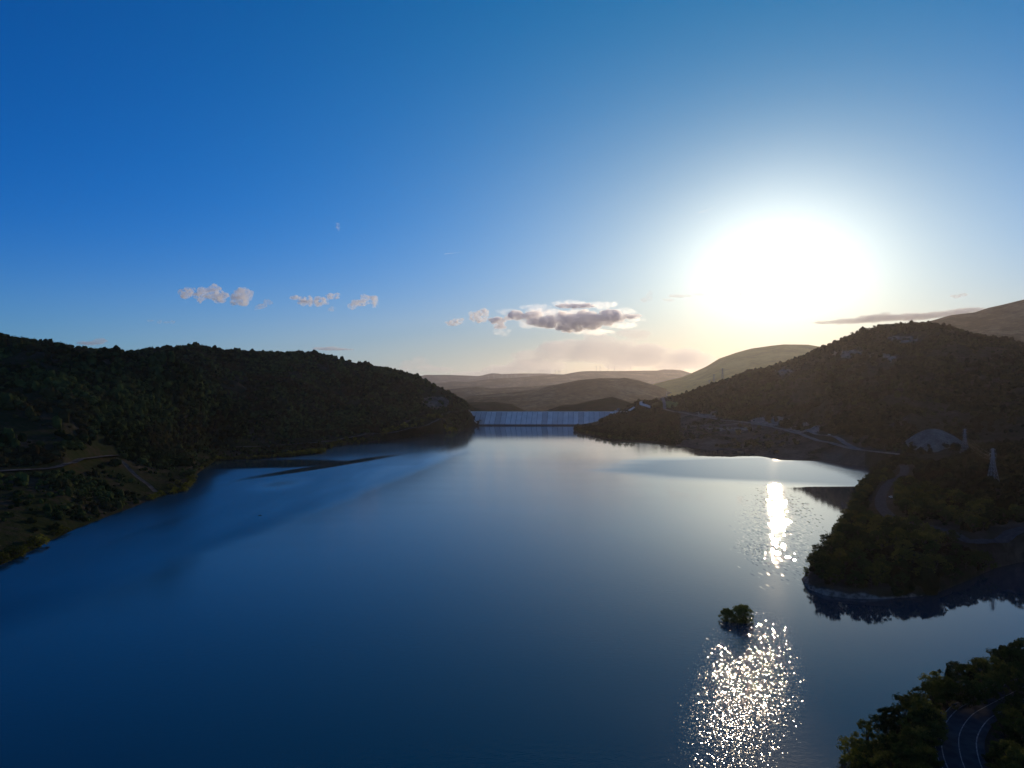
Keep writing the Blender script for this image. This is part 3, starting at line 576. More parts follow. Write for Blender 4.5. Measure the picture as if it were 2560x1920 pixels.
def chevron(loc, rz, label):
    root = empty('chevron_sign', loc, label, 'road sign', 'chevron signs on the outside of the bend', rz)
    m = MB(); m.box((0, 0, 1.3), (1.7, .05, .5)); m.obj('board', M['signdark'], root)
    m = MB()
    for k in range(4):
        x = -.6 + k * .4
        m.add([(x - .08, -.03, 1.5), (x + .04, -.03, 1.5), (x + .14, -.03, 1.3), (x + .04, -.03, 1.1), (x - .08, -.03, 1.1), (x + .02, -.03, 1.3)], [(0, 5, 2, 1), (5, 4, 3, 2)])
    m.obj('chevrons', M['paint'], root)
    for s in (-.6, .6):
        m = MB(); m.tube([(s, .06, -.3), (s, .06, 1.5)], .035, 6); m.obj('post', M['steel'], root)
M['signdark'] = mat('sign_blue', (.03, .05, .12), .5)
for (x, y), lb in zip([(1762,745),(1440,910),(1320,1003),(1222,1298)], ['farthest along the bend', 'second from the far end of the bend', 'third, where the bend tightens', 'nearest, at the apex of the bend']):
    p = G(2060 + x / 4.424, 1560 + y / 4.424, RZ + 1.0); p.z = RZ + .1
    chevron(p, .3, 'small chevron board on posts, %s' % lb)

# ------------------------------------------------------------------ trees
def leaf_cloud(mb_v, mb_f, centre, rad, n, size, r, flat=.8, up=.35):
    for _ in range(n):
        v = Vector((r.gauss(0, 1), r.gauss(0, 1), r.gauss(0, 1))).normalized()
        k = r.random() ** .4; p = Vector(centre) + Vector((v.x * rad * k, v.y * rad * k, v.z * rad * k * flat))
        nr = (v + Vector((r.gauss(0, .6), r.gauss(0, .6), r.gauss(up, .5)))).normalized(); q = nr.to_track_quat('Z', 'Y')
        s = size * r.uniform(.6, 1.3); a = r.uniform(0, 6.3); b = len(mb_v)
        for dx, dy in ((-1, 0), (0, -.55), (1, 0), (0, .55)):
            e = Vector((dx * math.cos(a) - dy * math.sin(a), dx * math.sin(a) + dy * math.cos(a), 0)) * s
            mb_v.append(tuple(p + q @ e))
        mb_f.append((b, b + 1, b + 2, b + 3))
def make_tree(name, seed, h, spread, leafm, nclump, nleaf, size, label, cat='tree', multi=False, crown_lo=.3, upright=False, crad=.2):
    r = random.Random(seed); root = empty(name, (0, 0, 0), label, cat)
    tb = MB(); V = []; Fc = []
    stems = [(0, 0)] if not multi else [(r.uniform(-.25, .25) * spread, r.uniform(-.25, .25) * spread) for _ in range(5)]
    for sx, sy in stems:
        lean = Vector((sx * .6 + r.uniform(-.4, .4), sy * .6 + r.uniform(-.4, .4), h * .7))
        tb.tube([(sx * .3, sy * .3, -1.0), (sx * .5, sy * .5, h * .2), Vector((sx, sy, 0)) * .6 + lean * .6, Vector((sx, sy, 0)) + lean], [h * .028, h * .022, h * .014, h * .004], 6)
    for i in range(nclump):
        a = r.uniform(0, 6.28); t = r.random()
        zz = h * (crown_lo + (1 - crown_lo) * (t ** .8)) * .97
        prof = math.sin(min(1, (zz / h - crown_lo * .6) / (1 - crown_lo * .6)) * math.pi * .92 + .12) ** .7 if not upright else (1 - ((zz / h)) ** 2) ** .5
        rr = spread * prof * (r.random() ** .45) * r.uniform(.75, 1.1)
        c = Vector((rr * math.cos(a), rr * math.sin(a), zz - h * .04))
        leaf_cloud(V, Fc, c, spread * crad * r.uniform(.7, 1.4) * (1.6 if i < 3 else 1), nleaf, size, r)
        if i % 3 == 0:
            st = r.choice(stems); s0 = Vector((st[0] * .6, st[1] * .6, max(h * .15, c.z * .45)))
            tb.tube([s0, (s0 + c) / 2 + Vector((0, 0, -.1 * h * .3)), c], [h * .011, h * .007, h * .002], 4)
    tb.obj('trunk', M['bark'], root, True); link_mesh('crown', V, Fc, M[leafm], root)
    return root
def make_conifer(seed, h, w, label, leafm='conifer', name='conifer_tree'):
    r = random.Random(seed); root = empty(name, (0, 0, 0), label, 'tree'); V = []; Fc = []
    tb = MB(); tb.tube([(0, 0, -1), (0, 0, h * .5), (0, 0, h * .98)], [h * .025, h * .015, .02], 6)
    for i in range(26):
        z = h * (.12 + .86 * i / 26); rad = w * (1 - i / 26) ** .8 + .1
        for k in range(7):
            a = r.uniform(0, 6.28); leaf_cloud(V, Fc, (rad * .7 * math.cos(a), rad * .7 * math.sin(a), z), rad * .45 + .1, 5, h * .035, r, .6, 0)
    tb.obj('trunk', M['bark'], root, True); link_mesh('crown', V, Fc, M[leafm], root)
    return root
protos = {}
PR = []
def proto(key, o): protos[key] = o; PR.append(o); return o
for i in range(3): proto('broad%d' % i, make_tree('broadleaf_tree', 10 + i, 9.5, 4.6, 'leaf', 46, 55, .30, 'x'))
for i in range(2): proto('olive%d' % i, make_tree('broadleaf_tree', 20 + i, 8, 3.6, 'leafo', 40, 55, .26, 'x', crown_lo=.2))
for i in range(2): proto('willow%d' % i, make_tree('willow_tree', 30 + i, 9, 3.2, 'leafy', 34, 50, .24, 'x', multi=True, crown_lo=.12))
for i in range(2): proto('bush%d' % i, make_tree('shore_bush', 40 + i, 5, 3.4, 'leafy', 22, 36, .30, 'x', 'bush', multi=True, crown_lo=.05, crad=.28))
for i in range(2): proto('dbush%d' % i, make_tree('shore_bush', 50 + i, 4.5, 3.4, 'leafo', 22, 36, .30, 'x', 'bush', multi=True, crown_lo=.05, crad=.28))
proto('con', make_conifer(60, 12, 2.3, 'x'))
used = set(); CNT = {}
def plant(key, loc, sc, label, group=None, rz=None):
    o = protos[key]; rz = random.uniform(0, 6.28) if rz is None else rz
    cnt = CNT.get(label, 0); CNT[label] = cnt + 1
    if key not in used:
        used.add(key); CH_OF[o.name] = [(c, list(c.children)) for c in o.children]
        o.location = loc; o.rotation_euler = (0, 0, rz); o.scale = (sc, sc, sc) if not hasattr(sc, '__len__') else sc
        o['label'] = label
        if group: o['group'] = group
        return o
    n = dup(o, loc, rz, sc, label)
    if group: n['group'] = group
    elif 'group' in n: del n['group']
    return n
# near corner: (px, py of the crown's top, key, height scale, label)
def on(px, py, keys, z=0): 
    p = hit(px, py, keys); return p
def topplace(px, pytop, Y, key, hgt, base_h, label, group=None, keys=LAND):
    """a tree on the land at distance Y in column px; scaled to hgt metres"""
    x = (px - CX) / F * Y; z = drop(x, Y, keys)
    if z is None or z < -.5: z = -.3
    s = hgt / base_h * random.uniform(.92, 1.08); return plant(key, (x, Y, z - .2), (s * random.uniform(.95, 1.15), s * random.uniform(.95, 1.15), s), label, group)
USED_XY = []
def placetop(px, py, h, key, label, group=None, keys=('bankD',), bh=None):
    bh = bh or {'b': 9.5, 'o': 8, 'w': 9, 'c': 12}.get(key[0], 5)
    if key.startswith('bush') or key.startswith('dbush'): bh = 5
    z0 = 4.0
    for _ in range(6):
        Y = (CH - z0 - h) * F / (py - HY); x = (px - CX) / F * Y; z = drop(x, Y, keys)
        z = -.4 if (z is None or z < -.4) else z; z0 = (z0 + z) / 2
    s = h / bh; USED_XY.append((x, Y))
    return plant(key, (x, Y, z0 - .2), (s * random.uniform(.95, 1.2), s * random.uniform(.95, 1.2), s), label, group)
GN_ = 'trees between the water and the near road'
W1 = 'yellow green willow standing at the water edge of the near bank'
for px, py, h, key, lab, grp in [
    (2168,1784,9.5,'willow0','tall yellow green willow at the tip of the near bank',None),
    (2144,1826,7.5,'willow1','round yellow willow leaning over the water beside the tallest willow',None),
    (2106,1886,4.2,'willow0','small lone yellow willow standing in the water off the near bank',None),
    (2128,1842,6,'bush0','low yellow bush at the outer edge of the near bank',None),
    (2152,1872,5.5,'bush1','olive bush in front of the yellow willows',None),
    (2146,1904,5,'dbush0','dark bush at the bottom edge of the near bank by the water',None),
    (2331,1673,10,'willow1','upright feathery tree rising above the dark trees by the near bend',None),
    (2371,1658,9,'con','thin grey green conifer above the near trees',None),
    (2502,1612,11,'con','broad conifer at the far end of the near tree belt',None)]:
    placetop(px, py, h, key, lab, grp)
ks = ['broad0', 'broad1', 'broad2', 'olive0', 'olive1']
LN = 'dense green broadleaf tree in the belt between the water and the near road'
for i, (px, py, h) in enumerate([(2215,1778,8),(2232,1768,8.5),(2262,1742,9.5),(2288,1737,9),(2312,1748,9),(2350,1690,9),(2392,1652,10),(2428,1648,10),(2455,1655,9),(2482,1645,9.5),(2525,1620,10),(2548,1625,9),(2562,1600,11),
    (2330,1715,9),(2368,1700,9),(2402,1692,9),(2434,1700,8),(2462,1688,8),(2492,1678,8),(2520,1662,8),(2550,1652,8),(2290,1785,8),(2318,1772,8),(2308,1818,7.5),(2280,1820,8),
    (2240,1828,8),(2262,1858,8),(2296,1862,7.5),(2318,1868,7),(2230,1880,8),(2288,1902,8),(2312,1914,8),(2252,1908,8),(2208,1838,8),(2204,1882,8),(2328,1806,7),(2180,1850,7.5),(2182,1895,7.5),(2215,1920,8),(2340,1782,6.5)]):
    placetop(px, py, h, ks[i % 5], LN, GN_)
LI = 'dark tree on the inner bank of the near bend'
for i, (px, py, h) in enumerate([(2552,1705,5),(2536,1745,5),(2566,1722,6),(2508,1758,5.5),(2534,1772,6.5),(2558,1800,7.5),(2514,1800,6),(2502,1850,6),(2528,1852,7),(2552,1875,8),(2500,1900,6),(2524,1912,7),(2486,1880,4.5),(2600,1760,8),(2610,1840,9),(2590,1900,9),(2538,1740,6)]):
    placetop(px, py, h, ks[i % 5] if i != 1 else 'olive0', LI, 'trees inside the near bend')
# drowned bush far out in the water
p = G(1855, 1553); o = make_tree('willow_tree', 71, 7.4, 5.4, 'isleleaf', 110, 60, .26, 'x', multi=True, crown_lo=.02, crad=.2); protos['isle'] = o; plant('isle', (p.x, p.y, -.4), (1, 1, 1), 'round green tree standing alone in the open water')
p = G(1819, 1551); plant('isle', (p.x, p.y, -1.2), (.72, .62, .86), 'smaller bush in the water just left of the round drowned tree')
# peninsula wood
def poly_in(px, py, poly):
    c = False; n = len(poly)
    for i in range(n):
        x0, y0 = poly[i]; x1, y1 = poly[i - 1]
        if (y0 > py) != (y1 > py) and px < (x1 - x0) * (py - y0) / (y1 - y0) + x0: c = not c
    return c
ROADS = []
for o in COL.objects:
    if o.name.split('.')[0] in ('road', 'path') and o.type == 'MESH':
        ROADS += [(v.co.x, v.co.y) for v in o.data.vertices]
ROADS = np.array(ROADS)
def clear_of(xy, d):
    xy = np.asarray(xy); ok = np.ones(len(xy), bool)
    for i in range(0, len(xy), 2000):
        q = xy[i:i + 2000]; dd = ((q[:, None, :] - ROADS[None, :, :]) ** 2).sum(-1).min(1); ok[i:i + 2000] = dd > d * d
    return ok
pts = []
cand = 0
PEN = [(2004,1452),(2022,1470),(2060,1482),(2120,1484),(2200,1484),(2300,1476),(2352,1466),(2420,1440),(2488,1408),(2570,1392),(2570,1300),(2440,1262),(2330,1232),(2290,1215),(2180,1192),(2150,1225),(2132,1268),(2112,1308),(2076,1352),(2040,1392),(2004,1440)]
while cand < 9000 and len(pts) < 205:
    cand += 1; Y = random.uniform(340, 720); x = random.uniform(140, 520)
    px = CX + x / Y * F
    z = drop(x, Y, ['bankC'])
    if z is None or z < .25: continue
    py = HY + (CH - z) / Y * F
    if not poly_in(px, py, PEN): continue
    if any((x - a) ** 2 + (Y - b) ** 2 < 7.2 ** 2 for a, b, _ in pts): continue
    if not clear_of([(x, Y)], 7)[0]: continue
    pts.append((x, Y, z))
LP = 'dark broadleaf tree in the dense wood on the peninsula'
for i, (x, Y, z) in enumerate(pts):
    k = ks[random.randrange(5)] if random.random() < .9 else 'dbush0'
    h = random.uniform(6.5, 10.5); bh = {'b': 9.5, 'o': 8}.get(k[0], 5)
    if z < 2: h *= .75
    s = h / bh; plant(k, (x, Y, z - .3), (s * 1.1, s * 1.1, s), LP, 'trees of the wood on the peninsula'); USED_XY.append((x, Y))
for px, py, h, key, lab in [(2016,1412,6,'willow0','light olive tree overhanging the water at the tip of the peninsula'),(2048,1378,10,'broad1','tall round tree next to the tip of the peninsula'),
     (2078,1352,9,'broad2','leafy tree at the back edge of the peninsula with a notched crown'),(2103,1338,8,'olive1','bright topped tree on the back shore of the peninsula'),
     (2126,1298,7,'con','narrow tree on the back shore of the peninsula'),(2182,1166,9,'broad0','dark tree where the far shore meets the right bank'),(2196,1172,10,'broad1','second dark tree where the far shore meets the right bank'),(2212,1168,9,'olive0','third dark tree beside the meeting of the shores')]:
    placetop(px, py, h, key, lab, None, ('bankC',))
# left shoreline bushes
LB = 'yellow green bush at the foot of the left bank'
def shorebush(px, dy, h, key, lab, grp):
    y = np.interp(px, A_shore[:, 0], A_shore[:, 1]) + dy; x = (px - CX) / F * y
    z = drop(x, y, ['hillA']); z = max(z if z is not None else 0, -.5)
    s = h / 5; plant(key, (x, y, z - .3), (s * 1.15, s * 1.15, s), lab, grp); USED_XY.append((x, y))
rb = random.Random(4); GB = 'bushes along the left shoreline'
for px, h in [(6,8),(22,9),(40,10),(52,8),(84,9),(97,10),(72,6),(150,7),(163,6),(135,6),(-8,9)]:
    shorebush(px, rb.uniform(1, 7), h * .72, rb.choice(['dbush0', 'dbush1', 'bush1']), 'round olive bush on the steep near part of the left shore', 'olive bushes on the near left shore')
for px in list(np.arange(375, 400, 8)) + list(np.arange(432, 482, 7)): shorebush(px, rb.uniform(0, 8), rb.uniform(4, 6.5), rb.choice(['bush0', 'bush1']), 'yellow green bush by the slipway on the left shore', 'bushes beside the slipway')
for px in (430, 445, 462, 474, 481): shorebush(px, rb.uniform(12, 60), rb.uniform(5, 7), rb.choice(['bush0', 'dbush1']), 'yellow green bush by the slipway on the left shore', 'bushes beside the slipway')
for px in np.arange(505, 700, 9.5): shorebush(px, rb.uniform(2, 12), rb.uniform(4, 6), rb.choice(['dbush0', 'dbush1', 'bush0']), 'dark bush at the waterline in the middle of the left shore', 'dark bushes along the middle left shore')
for px in np.arange(705, 814, 7): shorebush(px, rb.uniform(0, 6), rb.uniform(6, 9), rb.choice(['bush0', 'bush1']), 'bright yellow green bush on the jutting spit of the left shore', 'bright bushes on the spit')
for px in np.arange(826, 960, 10): shorebush(px, rb.uniform(0, 10), rb.uniform(6, 10), rb.choice(['bush0', 'dbush1']), 'olive bush along the far part of the left shore', 'bushes along the far left shore')
for px in np.arange(965, 1140, 9): shorebush(px, rb.uniform(0, 14), rb.uniform(7, 12), rb.choice(['bush1', 'dbush1', 'bush0']), 'leafy bush on the left shore close to the dam', 'bushes near the dam')
# trees at the right end of the dam and on the ridge of the right hill
def ontop(px, pytop, Y, key, h, bh, lab, grp=None):
    z = CH - (pytop - HY) / F * Y - h; x = (px - CX) / F * Y; g0 = drop(x, Y, ['hillB'])
    if g0 is not None: z = g0 - .5
    s = h / bh; plant(key, (x, Y, z), (s * 1.05, s * 1.05, s), lab, grp)
for px, Y, key, h, bh, lab in [(1633,2060,'con',24,12,'tall dark cypress above the right end of the dam'),(1622,2060,'broad0',14,9.5,'round crowned tree beside the cypress above the dam'),(1613,2060,'con',15,12,'thin conifer left of the round crowned tree above the dam'),(1609,2058,'con',13,12,'thinnest conifer of the row above the dam'),(1600,2050,'broad1',11,9.5,'low tree at the left end of the row above the dam')]:
    ontop(px, 0, Y, key, h, bh, lab)
for px, h in [(2111,9),(2131,13),(2143,11),(2152,12),(2163,12),(2172,10),(2186,12),(2203,12),(2222,10),(2240,11),(2262,10),(2281,9),(2300,9),(2330,8),(1960,8),(1985,7),(2003,9),(1937,8),(1858,8),(1821,9),(1789,9),(2390,9),(2420,8),(2446,9)]:
    Y = float(np.interp(px, B_top[:, 0], B_top[:, 1])) - 4
    ontop(px, 0, Y, ['broad0', 'broad1', 'broad2'][int(px) % 3], h * .9, 9.5, 'dark tree against the sky on the crest of the right hill', 'trees on the crest of the right hill')
for px, dy in [(1446,4),(1452,10),(1460,3),(1468,14),(1476,5),(1484,12),(1492,4),(1500,10),(1512,5),(1524,12),(1536,5),(1550,10),(1565,5),(1580,9)]:
    y = float(np.interp(px, B_shore[:, 0], B_shore[:, 1])) + dy; x = (px - CX) / F * y; z = max(drop(x, y, ['hillB']) or 0, 0)
    plant(ks[int(px) % 5], (x, y, z - .5), 1.15, 'dark tree on the low point in front of the dam', 'trees on the point in front of the dam'); USED_XY.append((x, y))

# ------------------------------------------------------------------ wild wood and scrub of the hillsides: nobody could count it
def scatter_protos():
    c = bpy.data.collections.new('hillside_kinds'); r = random.Random(99)
    for k in range(5):
        bm = bmesh.new()
        for j in range(3 if k < 4 else 1):
            b2 = bmesh.ops.create_icosphere(bm, subdivisions=2, radius=1)['verts']
            ox, oy, oz = (0, 0, 0) if j == 0 else (r.uniform(-.6, .6), r.uniform(-.6, .6), r.uniform(-.3, .25)); s = 1 if j == 0 else r.uniform(.5, .7)
            for v in b2:
                n = 1 + r.uniform(-.22, .22)
                v.co = Vector((v.co.x * n * s + ox, v.co.y * n * s + oy, v.co.z * n * s * (.85 if k < 4 else 1.9) + oz))
        V = [tuple(v.co) for v in bm.verts]; Fc = [tuple(v.index for v in f.verts) for f in bm.faces]; bm.free()
        V = list(V); leaf_cloud(V, Fc, (0, 0, .1), 1.15, 110, .2, r, .9 if k < 4 else 1.7)
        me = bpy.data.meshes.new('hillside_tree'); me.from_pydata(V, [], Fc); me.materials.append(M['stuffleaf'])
        o = bpy.data.objects.new('hillside_tree', me); c.objects.link(o)
    return c
KIND = scatter_protos()
def gn_group():
    ng = bpy.data.node_groups.new('scatter', 'GeometryNodeTree')
    ng.interface.new_socket('Geometry', in_out='INPUT', socket_type='NodeSocketGeometry'); ng.interface.new_socket('Geometry', in_out='OUTPUT', socket_type='NodeSocketGeometry')
    a = ng.nodes.new('NodeGroupInput'); z = ng.nodes.new('NodeGroupOutput'); i = ng.nodes.new('GeometryNodeInstanceOnPoints')
    ci = ng.nodes.new('GeometryNodeCollectionInfo'); ci.inputs['Collection'].default_value = KIND; ci.inputs['Separate Children'].default_value = True; ci.inputs['Reset Children'].default_value = True
    def at(n, t):
        x = ng.nodes.new('GeometryNodeInputNamedAttribute'); x.data_type = t; x.inputs['Name'].default_value = n; return x.outputs['Attribute']
    ng.links.new(a.outputs[0], i.inputs['Points']); ng.links.new(ci.outputs[0], i.inputs['Instance']); i.inputs['Pick Instance'].default_value = True
    ng.links.new(at('vid', 'INT'), i.inputs['Instance Index']); ng.links.new(at('rot', 'FLOAT_VECTOR'), i.inputs['Rotation']); ng.links.new(at('sc', 'FLOAT_VECTOR'), i.inputs['Scale'])
    ng.links.new(i.outputs[0], z.inputs[0]); return ng
NG = gn_group()
def scatter(name, V, n, size, label, keep, seed, sink=.1, rows=None):
    r = np.random.default_rng(seed)
    q = V; a = q[:-1, :-1]; b = q[:-1, 1:]; c = q[1:, :-1]; d = q[1:, 1:]
    area = np.linalg.norm(np.cross(b - a, c - a), axis=-1)
    mask = (a[..., 2] > .4).astype(float)
    if rows: m2 = np.zeros_like(mask); m2[rows[0]:rows[1]] = 1; mask *= m2
    # weight by the size in the picture so that far slopes are not over-filled
    w = (area * mask).ravel(); w /= w.sum()
    k = r.choice(len(w), n, p=w); i, j = np.unravel_index(k, area.shape); u = r.random(n)[:, None]; v = r.random(n)[:, None]
    p = (a[i, j] * (1 - u) + b[i, j] * u) * (1 - v) + (c[i, j] * (1 - u) + d[i, j] * u) * v
    px = CX + p[:, 0] / p[:, 1] * F; py = HY + (CH - p[:, 2]) / p[:, 1] * F
    kp, sc = keep(p, px, py, r); kp &= clear_of(p[:, :2], 6.5)
    kp &= (px > -260) & (px < 2860)
    p = p[kp]; sc = sc[kp]; n = len(p)
    me = bpy.data.meshes.new(name); me.vertices.add(n)
    s = size * sc * (.4 + 1.1 * r.random(n) ** 1.6) * (1 + .5 * (fbm(p[:, 0], p[:, 1], 45, 2))); p[:, 2] += s * (.55 - sink)
    me.vertices.foreach_set('co', p.astype(np.float32).ravel())
    vid = r.integers(0, 5, n); vid[(vid == 4) & (r.random(n) < .5)] = 1
    A = me.attributes.new('vid', 'INT', 'POINT'); A.data.foreach_set('value', vid.astype(np.int32))
    A = me.attributes.new('rot', 'FLOAT_VECTOR', 'POINT'); ro = np.zeros((n, 3), np.float32); ro[:, 2] = r.uniform(0, 6.28, n); A.data.foreach_set('vector', ro.ravel())
    A = me.attributes.new('sc', 'FLOAT_VECTOR', 'POINT'); ss = np.stack([s * r.uniform(.85, 1.15, n), s * r.uniform(.85, 1.15, n), s], -1).astype(np.float32); A.data.foreach_set('vector', ss.ravel())
    o = bpy.data.objects.new(name, me); COL.objects.link(o); md = o.modifiers.new('scatter', 'NODES'); md.node_group = NG
    tag(o, label, None, None, 'stuff'); print(name, n); return o
def keepA(p, px, py, r):
    f = fbm(p[:, 0], p[:, 1], 130, 4); n = len(p)
    lower = (px < 470) & (py > 1165)
    dens = np.clip(.72 + f * 2.2 + fbm(p[:, 0] + 500, p[:, 1], 35, 2) * .8, .06, 1); dens = np.where(lower, np.clip(.42 + f * 1.4, .08, .9), dens)
    rock = ((px - 1085) / 40) ** 2 + ((py - 1008) / 18) ** 2 < 1
    dens = np.where(rock, .03, dens)
    strip = (py > np.interp(px, [480, 700, 950], [1095, 1098, 1080])) & (px > 480); dens = np.where(strip, .3, dens)
    dens = np.where(px > 1170, 0, dens)
    return r.random(n) < dens, np.where(lower | strip, .55, np.where(px > 1140, .6, 1.0))
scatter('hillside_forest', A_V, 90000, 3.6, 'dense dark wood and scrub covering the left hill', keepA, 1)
def keepB(p, px, py, r):
    f = fbm(p[:, 0], p[:, 1], 120, 4); n = len(p)
    low = (py > np.interp(px, B_bench[:, 0], [B_px for B_px in np.interp(B_bench[:, 0], B_bench[:, 0], HY + (CH - B_bench[:, 2]) / B_bench[:, 1] * F)]) - 1)
    dens = np.clip(.55 + f * 1.8, .08, 1); dens = np.where(low, np.clip(.25 + f * 1.5, .04, .8), dens)
    dens = np.where((px < 1700) & low, .9, np.where((px > 1700) & (px < 2160) & low, dens * .35, dens))
    def el(cx, cy, rx, ry): return ((px - cx) / rx) ** 2 + ((py - cy) / ry) ** 2 < 1
    bare = el(1960, 928, 20, 10) | el(2260, 848, 60, 12) | el(2130, 885, 60, 10) | el(1925, 1052, 50, 11) | el(1775, 1033, 30, 9) | el(2012, 1070, 40, 12) | el(1830, 1074, 75, 12) | el(1545, 1026, 12, 6)
    dens = np.where(bare, .12, dens); dens = np.where(el(1662, 1011, 36, 10), 0, dens); dens = np.where((px < 1500) & (py < 1066), 0, dens)
    return r.random(n) < dens, np.where(low, .7, .95)
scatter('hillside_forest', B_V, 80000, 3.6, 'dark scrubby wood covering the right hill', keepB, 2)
UXY = np.array(USED_XY)
def keepC(p, px, py, r):
    n = len(p); f = fbm(p[:, 0], p[:, 1], 50, 3)
    ok = r.random(n) < np.clip(.75 + f * 1.2, .15, 1)
    ok &= (p[:, 2] > 1.2)
    inpen = np.array([poly_in(a, b, PEN) for a, b in zip(px, py)])
    rockb = (px < 2225) & (p[:, 2] < 3.8) & (p[:, 1] < 372); ok &= ~rockb
    mnd = ((px - 2332) / 95) ** 2 + ((py - 1115) / 40) ** 2 < 1; ok &= ~mnd
    return ok, np.where(inpen, .6, .95)
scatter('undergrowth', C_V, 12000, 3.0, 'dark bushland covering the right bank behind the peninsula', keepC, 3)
def keepD(p, px, py, r):
    n = len(p); ok = (p[:, 2] > .8) & (p[:, 1] > 60)
    cx = np.array([c.x for c in centre]); cy = np.array([c.y for c in centre]); o_ = np.argsort(cy); 
    return ok, np.ones(n)
_old = clear_of
clear_of = lambda xy, d: _old(xy, 4.2)
scatter('undergrowth', D_V, 5200, .95, 'low shrubs under the trees of the near bank', keepD, 4)
clear_of = _old

# ------------------------------------------------------------------ pylons, turbines and small things
def pylon(loc, h, label, rz=0.0, arms=True):
    root = empty('pylon', loc, label, 'pylon', None, rz); w = h * .11; m = MB(); t = h * .0022 + .02
    lv = [0, .14, .27, .39, .5, .6, .69, .77, .84, .9, .95, 1.0]
    def wd(f): return w * (1 - f) ** 1.7 + h * .02
    for i in range(len(lv) - 1):
        a, b = lv[i], lv[i + 1]; wa, wb = wd(a), wd(b)
        ca = [Vector((sx * wa, sy * wa, a * h)) for sx, sy in ((-1,-1),(1,-1),(1,1),(-1,1))]; cb = [Vector((sx * wb, sy * wb, b * h)) for sx, sy in ((-1,-1),(1,-1),(1,1),(-1,1))]
        for k in range(4):
            m.tube([ca[k], cb[k]], t * 1.3, 4); m.tube([ca[k], cb[(k + 1) % 4]], t * .8, 4); m.tube([ca[(k + 1) % 4], cb[k]], t * .8, 4); m.tube([cb[k], cb[(k + 1) % 4]], t * .8, 4)
    m.obj('tower', M['steel'], root)
    for f, L_ in ((.97, .13), (.86, .17), (.75, .15)):
        for s in (-1, 1):
            m = MB(); e = Vector((s * h * L_, 0, f * h)); m.tube([(0, -wd(f), f * h - .2), e], t, 4); m.tube([(0, wd(f), f * h - .2), e], t, 4); m.tube([(0, 0, f * h + h * .03), e], t, 4)
            m.tube([e, e + Vector((0, 0, -h * .05))], t * 1.2, 4); m.obj('cross_arm', M['steel'], root)
    return root
p1 = P(2482, 1212, 503); p1.z = (drop(p1.x, p1.y, LAND) or 32) - .5
pylon(p1, 58 - p1.z, 'tall lattice pylon standing in the bushland on the right bank', .5)
p2 = P(2412, 1128, 800); p2.z = (drop(p2.x, p2.y, LAND) or 30) - .5
pylon(p2, CH - (1072 - HY) / F * 800 - p2.z, 'lattice pylon standing at the edge of the pale spoil mound', .5)
for px, Y, pyt, lab in [(1806, 2330, 921, 'larger of the thin pylons against the golden hill'), (1785, 2330, 936, 'middle pylon of the thin ones against the golden hill'), (1773, 2320, 950, 'shortest thin pylon against the golden hill')]:
    x = (px - CX) / F * Y; z = (drop(x, Y, ['hillB']) or 100) - 1; h = CH - (pyt - HY) / F * Y - z; pylon((x, Y, z), max(h, 18), lab, .3)
# cables between the two near pylons
def cable(a, b, label):
    m = MB(); pts = []
    for i in range(13): t = i / 12; q = a.lerp(b, t); q.z -= 10 * t * (1 - t) * 1.6; pts.append(q)
    m.tube(pts, .02, 4); o = m.obj('cable', M['steel']); tag(o, label, 'cable', 'cables between the near pylons')
for s, f, L_ in ((-1, .86, .17), (1, .86, .17), (-1, .75, .15), (1, .75, .15)):
    h1 = 58 - p1.z; h2 = CH - (1072 - HY) / F * 800 - p2.z; c5, s5 = math.cos(.5), math.sin(.5)
    cable(p1 + Vector((s * h1 * L_ * c5, s * h1 * L_ * s5, f * h1 - h1 * .05)), p2 + Vector((s * h2 * L_ * c5, s * h2 * L_ * s5, f * h2 - h2 * .05)), 'thin cable slung between the two lattice pylons on the right bank')
def turbine(loc, h, label, grp):
    root = empty('wind_turbine', loc, label, 'wind turbine', grp, 0); m = MB()
    m.tube([(0, 0, -10), (0, 0, h * .5), (0, 0, h)], [h * .032, h * .026, h * .02], 8); m.obj('tower', M['turbine'], root)
    m = MB(); m.box((0, 1.5, h + 1), (4, 11, 4)); m.obj('nacelle', M['turbine'], root)
    for k in range(3):
        a = .5 + k * 2.094; m = MB(); d = Vector((math.sin(a), 0, math.cos(a))); s = Vector((math.cos(a), 0, -math.sin(a))); b = Vector((0, -5, h + 1))
        V = [b - s * 1.2, b + s * 1.2, b + s * 2.2 + d * h * .1, b + d * h * .5, b - s * 1.0 + d * h * .1]
        V = V + [v + Vector((0, .8, 0)) for v in V]; m.add(V, [(0, 1, 2, 3, 4), (9, 8, 7, 6, 5)] + [(i, i + 5, (i + 1) % 5 + 5, (i + 1) % 5) for i in range(5)]); m.obj('blade', M['turbine'], root)
    return root
M['turbine'] = mat('turbine_paint', (.5, .5, .5), .5)
tb = [(1222,940),(1235,938),(1255,938),(1268,937),(1278,935),(1290,935),(1321,931),(1388,927),(1396,926),(1400,928),(1491,913),(1500,915),(1520,917),(1536,916),(1576,914),(1632,919),(1640,918),(1648,918),(1655,916),(1662,916),(1672,917),(1681,917),(1690,916),(1699,919)]
first = None
for i, (px, pyt) in enumerate(tb):
    Y = 17000; x = (px - CX) / F * Y; z = drop(x, Y, ['far15']) or CH; h = max(88, min(125, CH - (pyt - HY) / F * Y - z))
    lab = 'tiny wind turbine on the long hazy ridge beyond the valley'
    if first is None: first = turbine((x, Y, z), 80, lab, 'wind turbines on the hazy ridge')
    else: dup(first, (x, Y, z), random.uniform(-.4, .4), h / 80, lab)
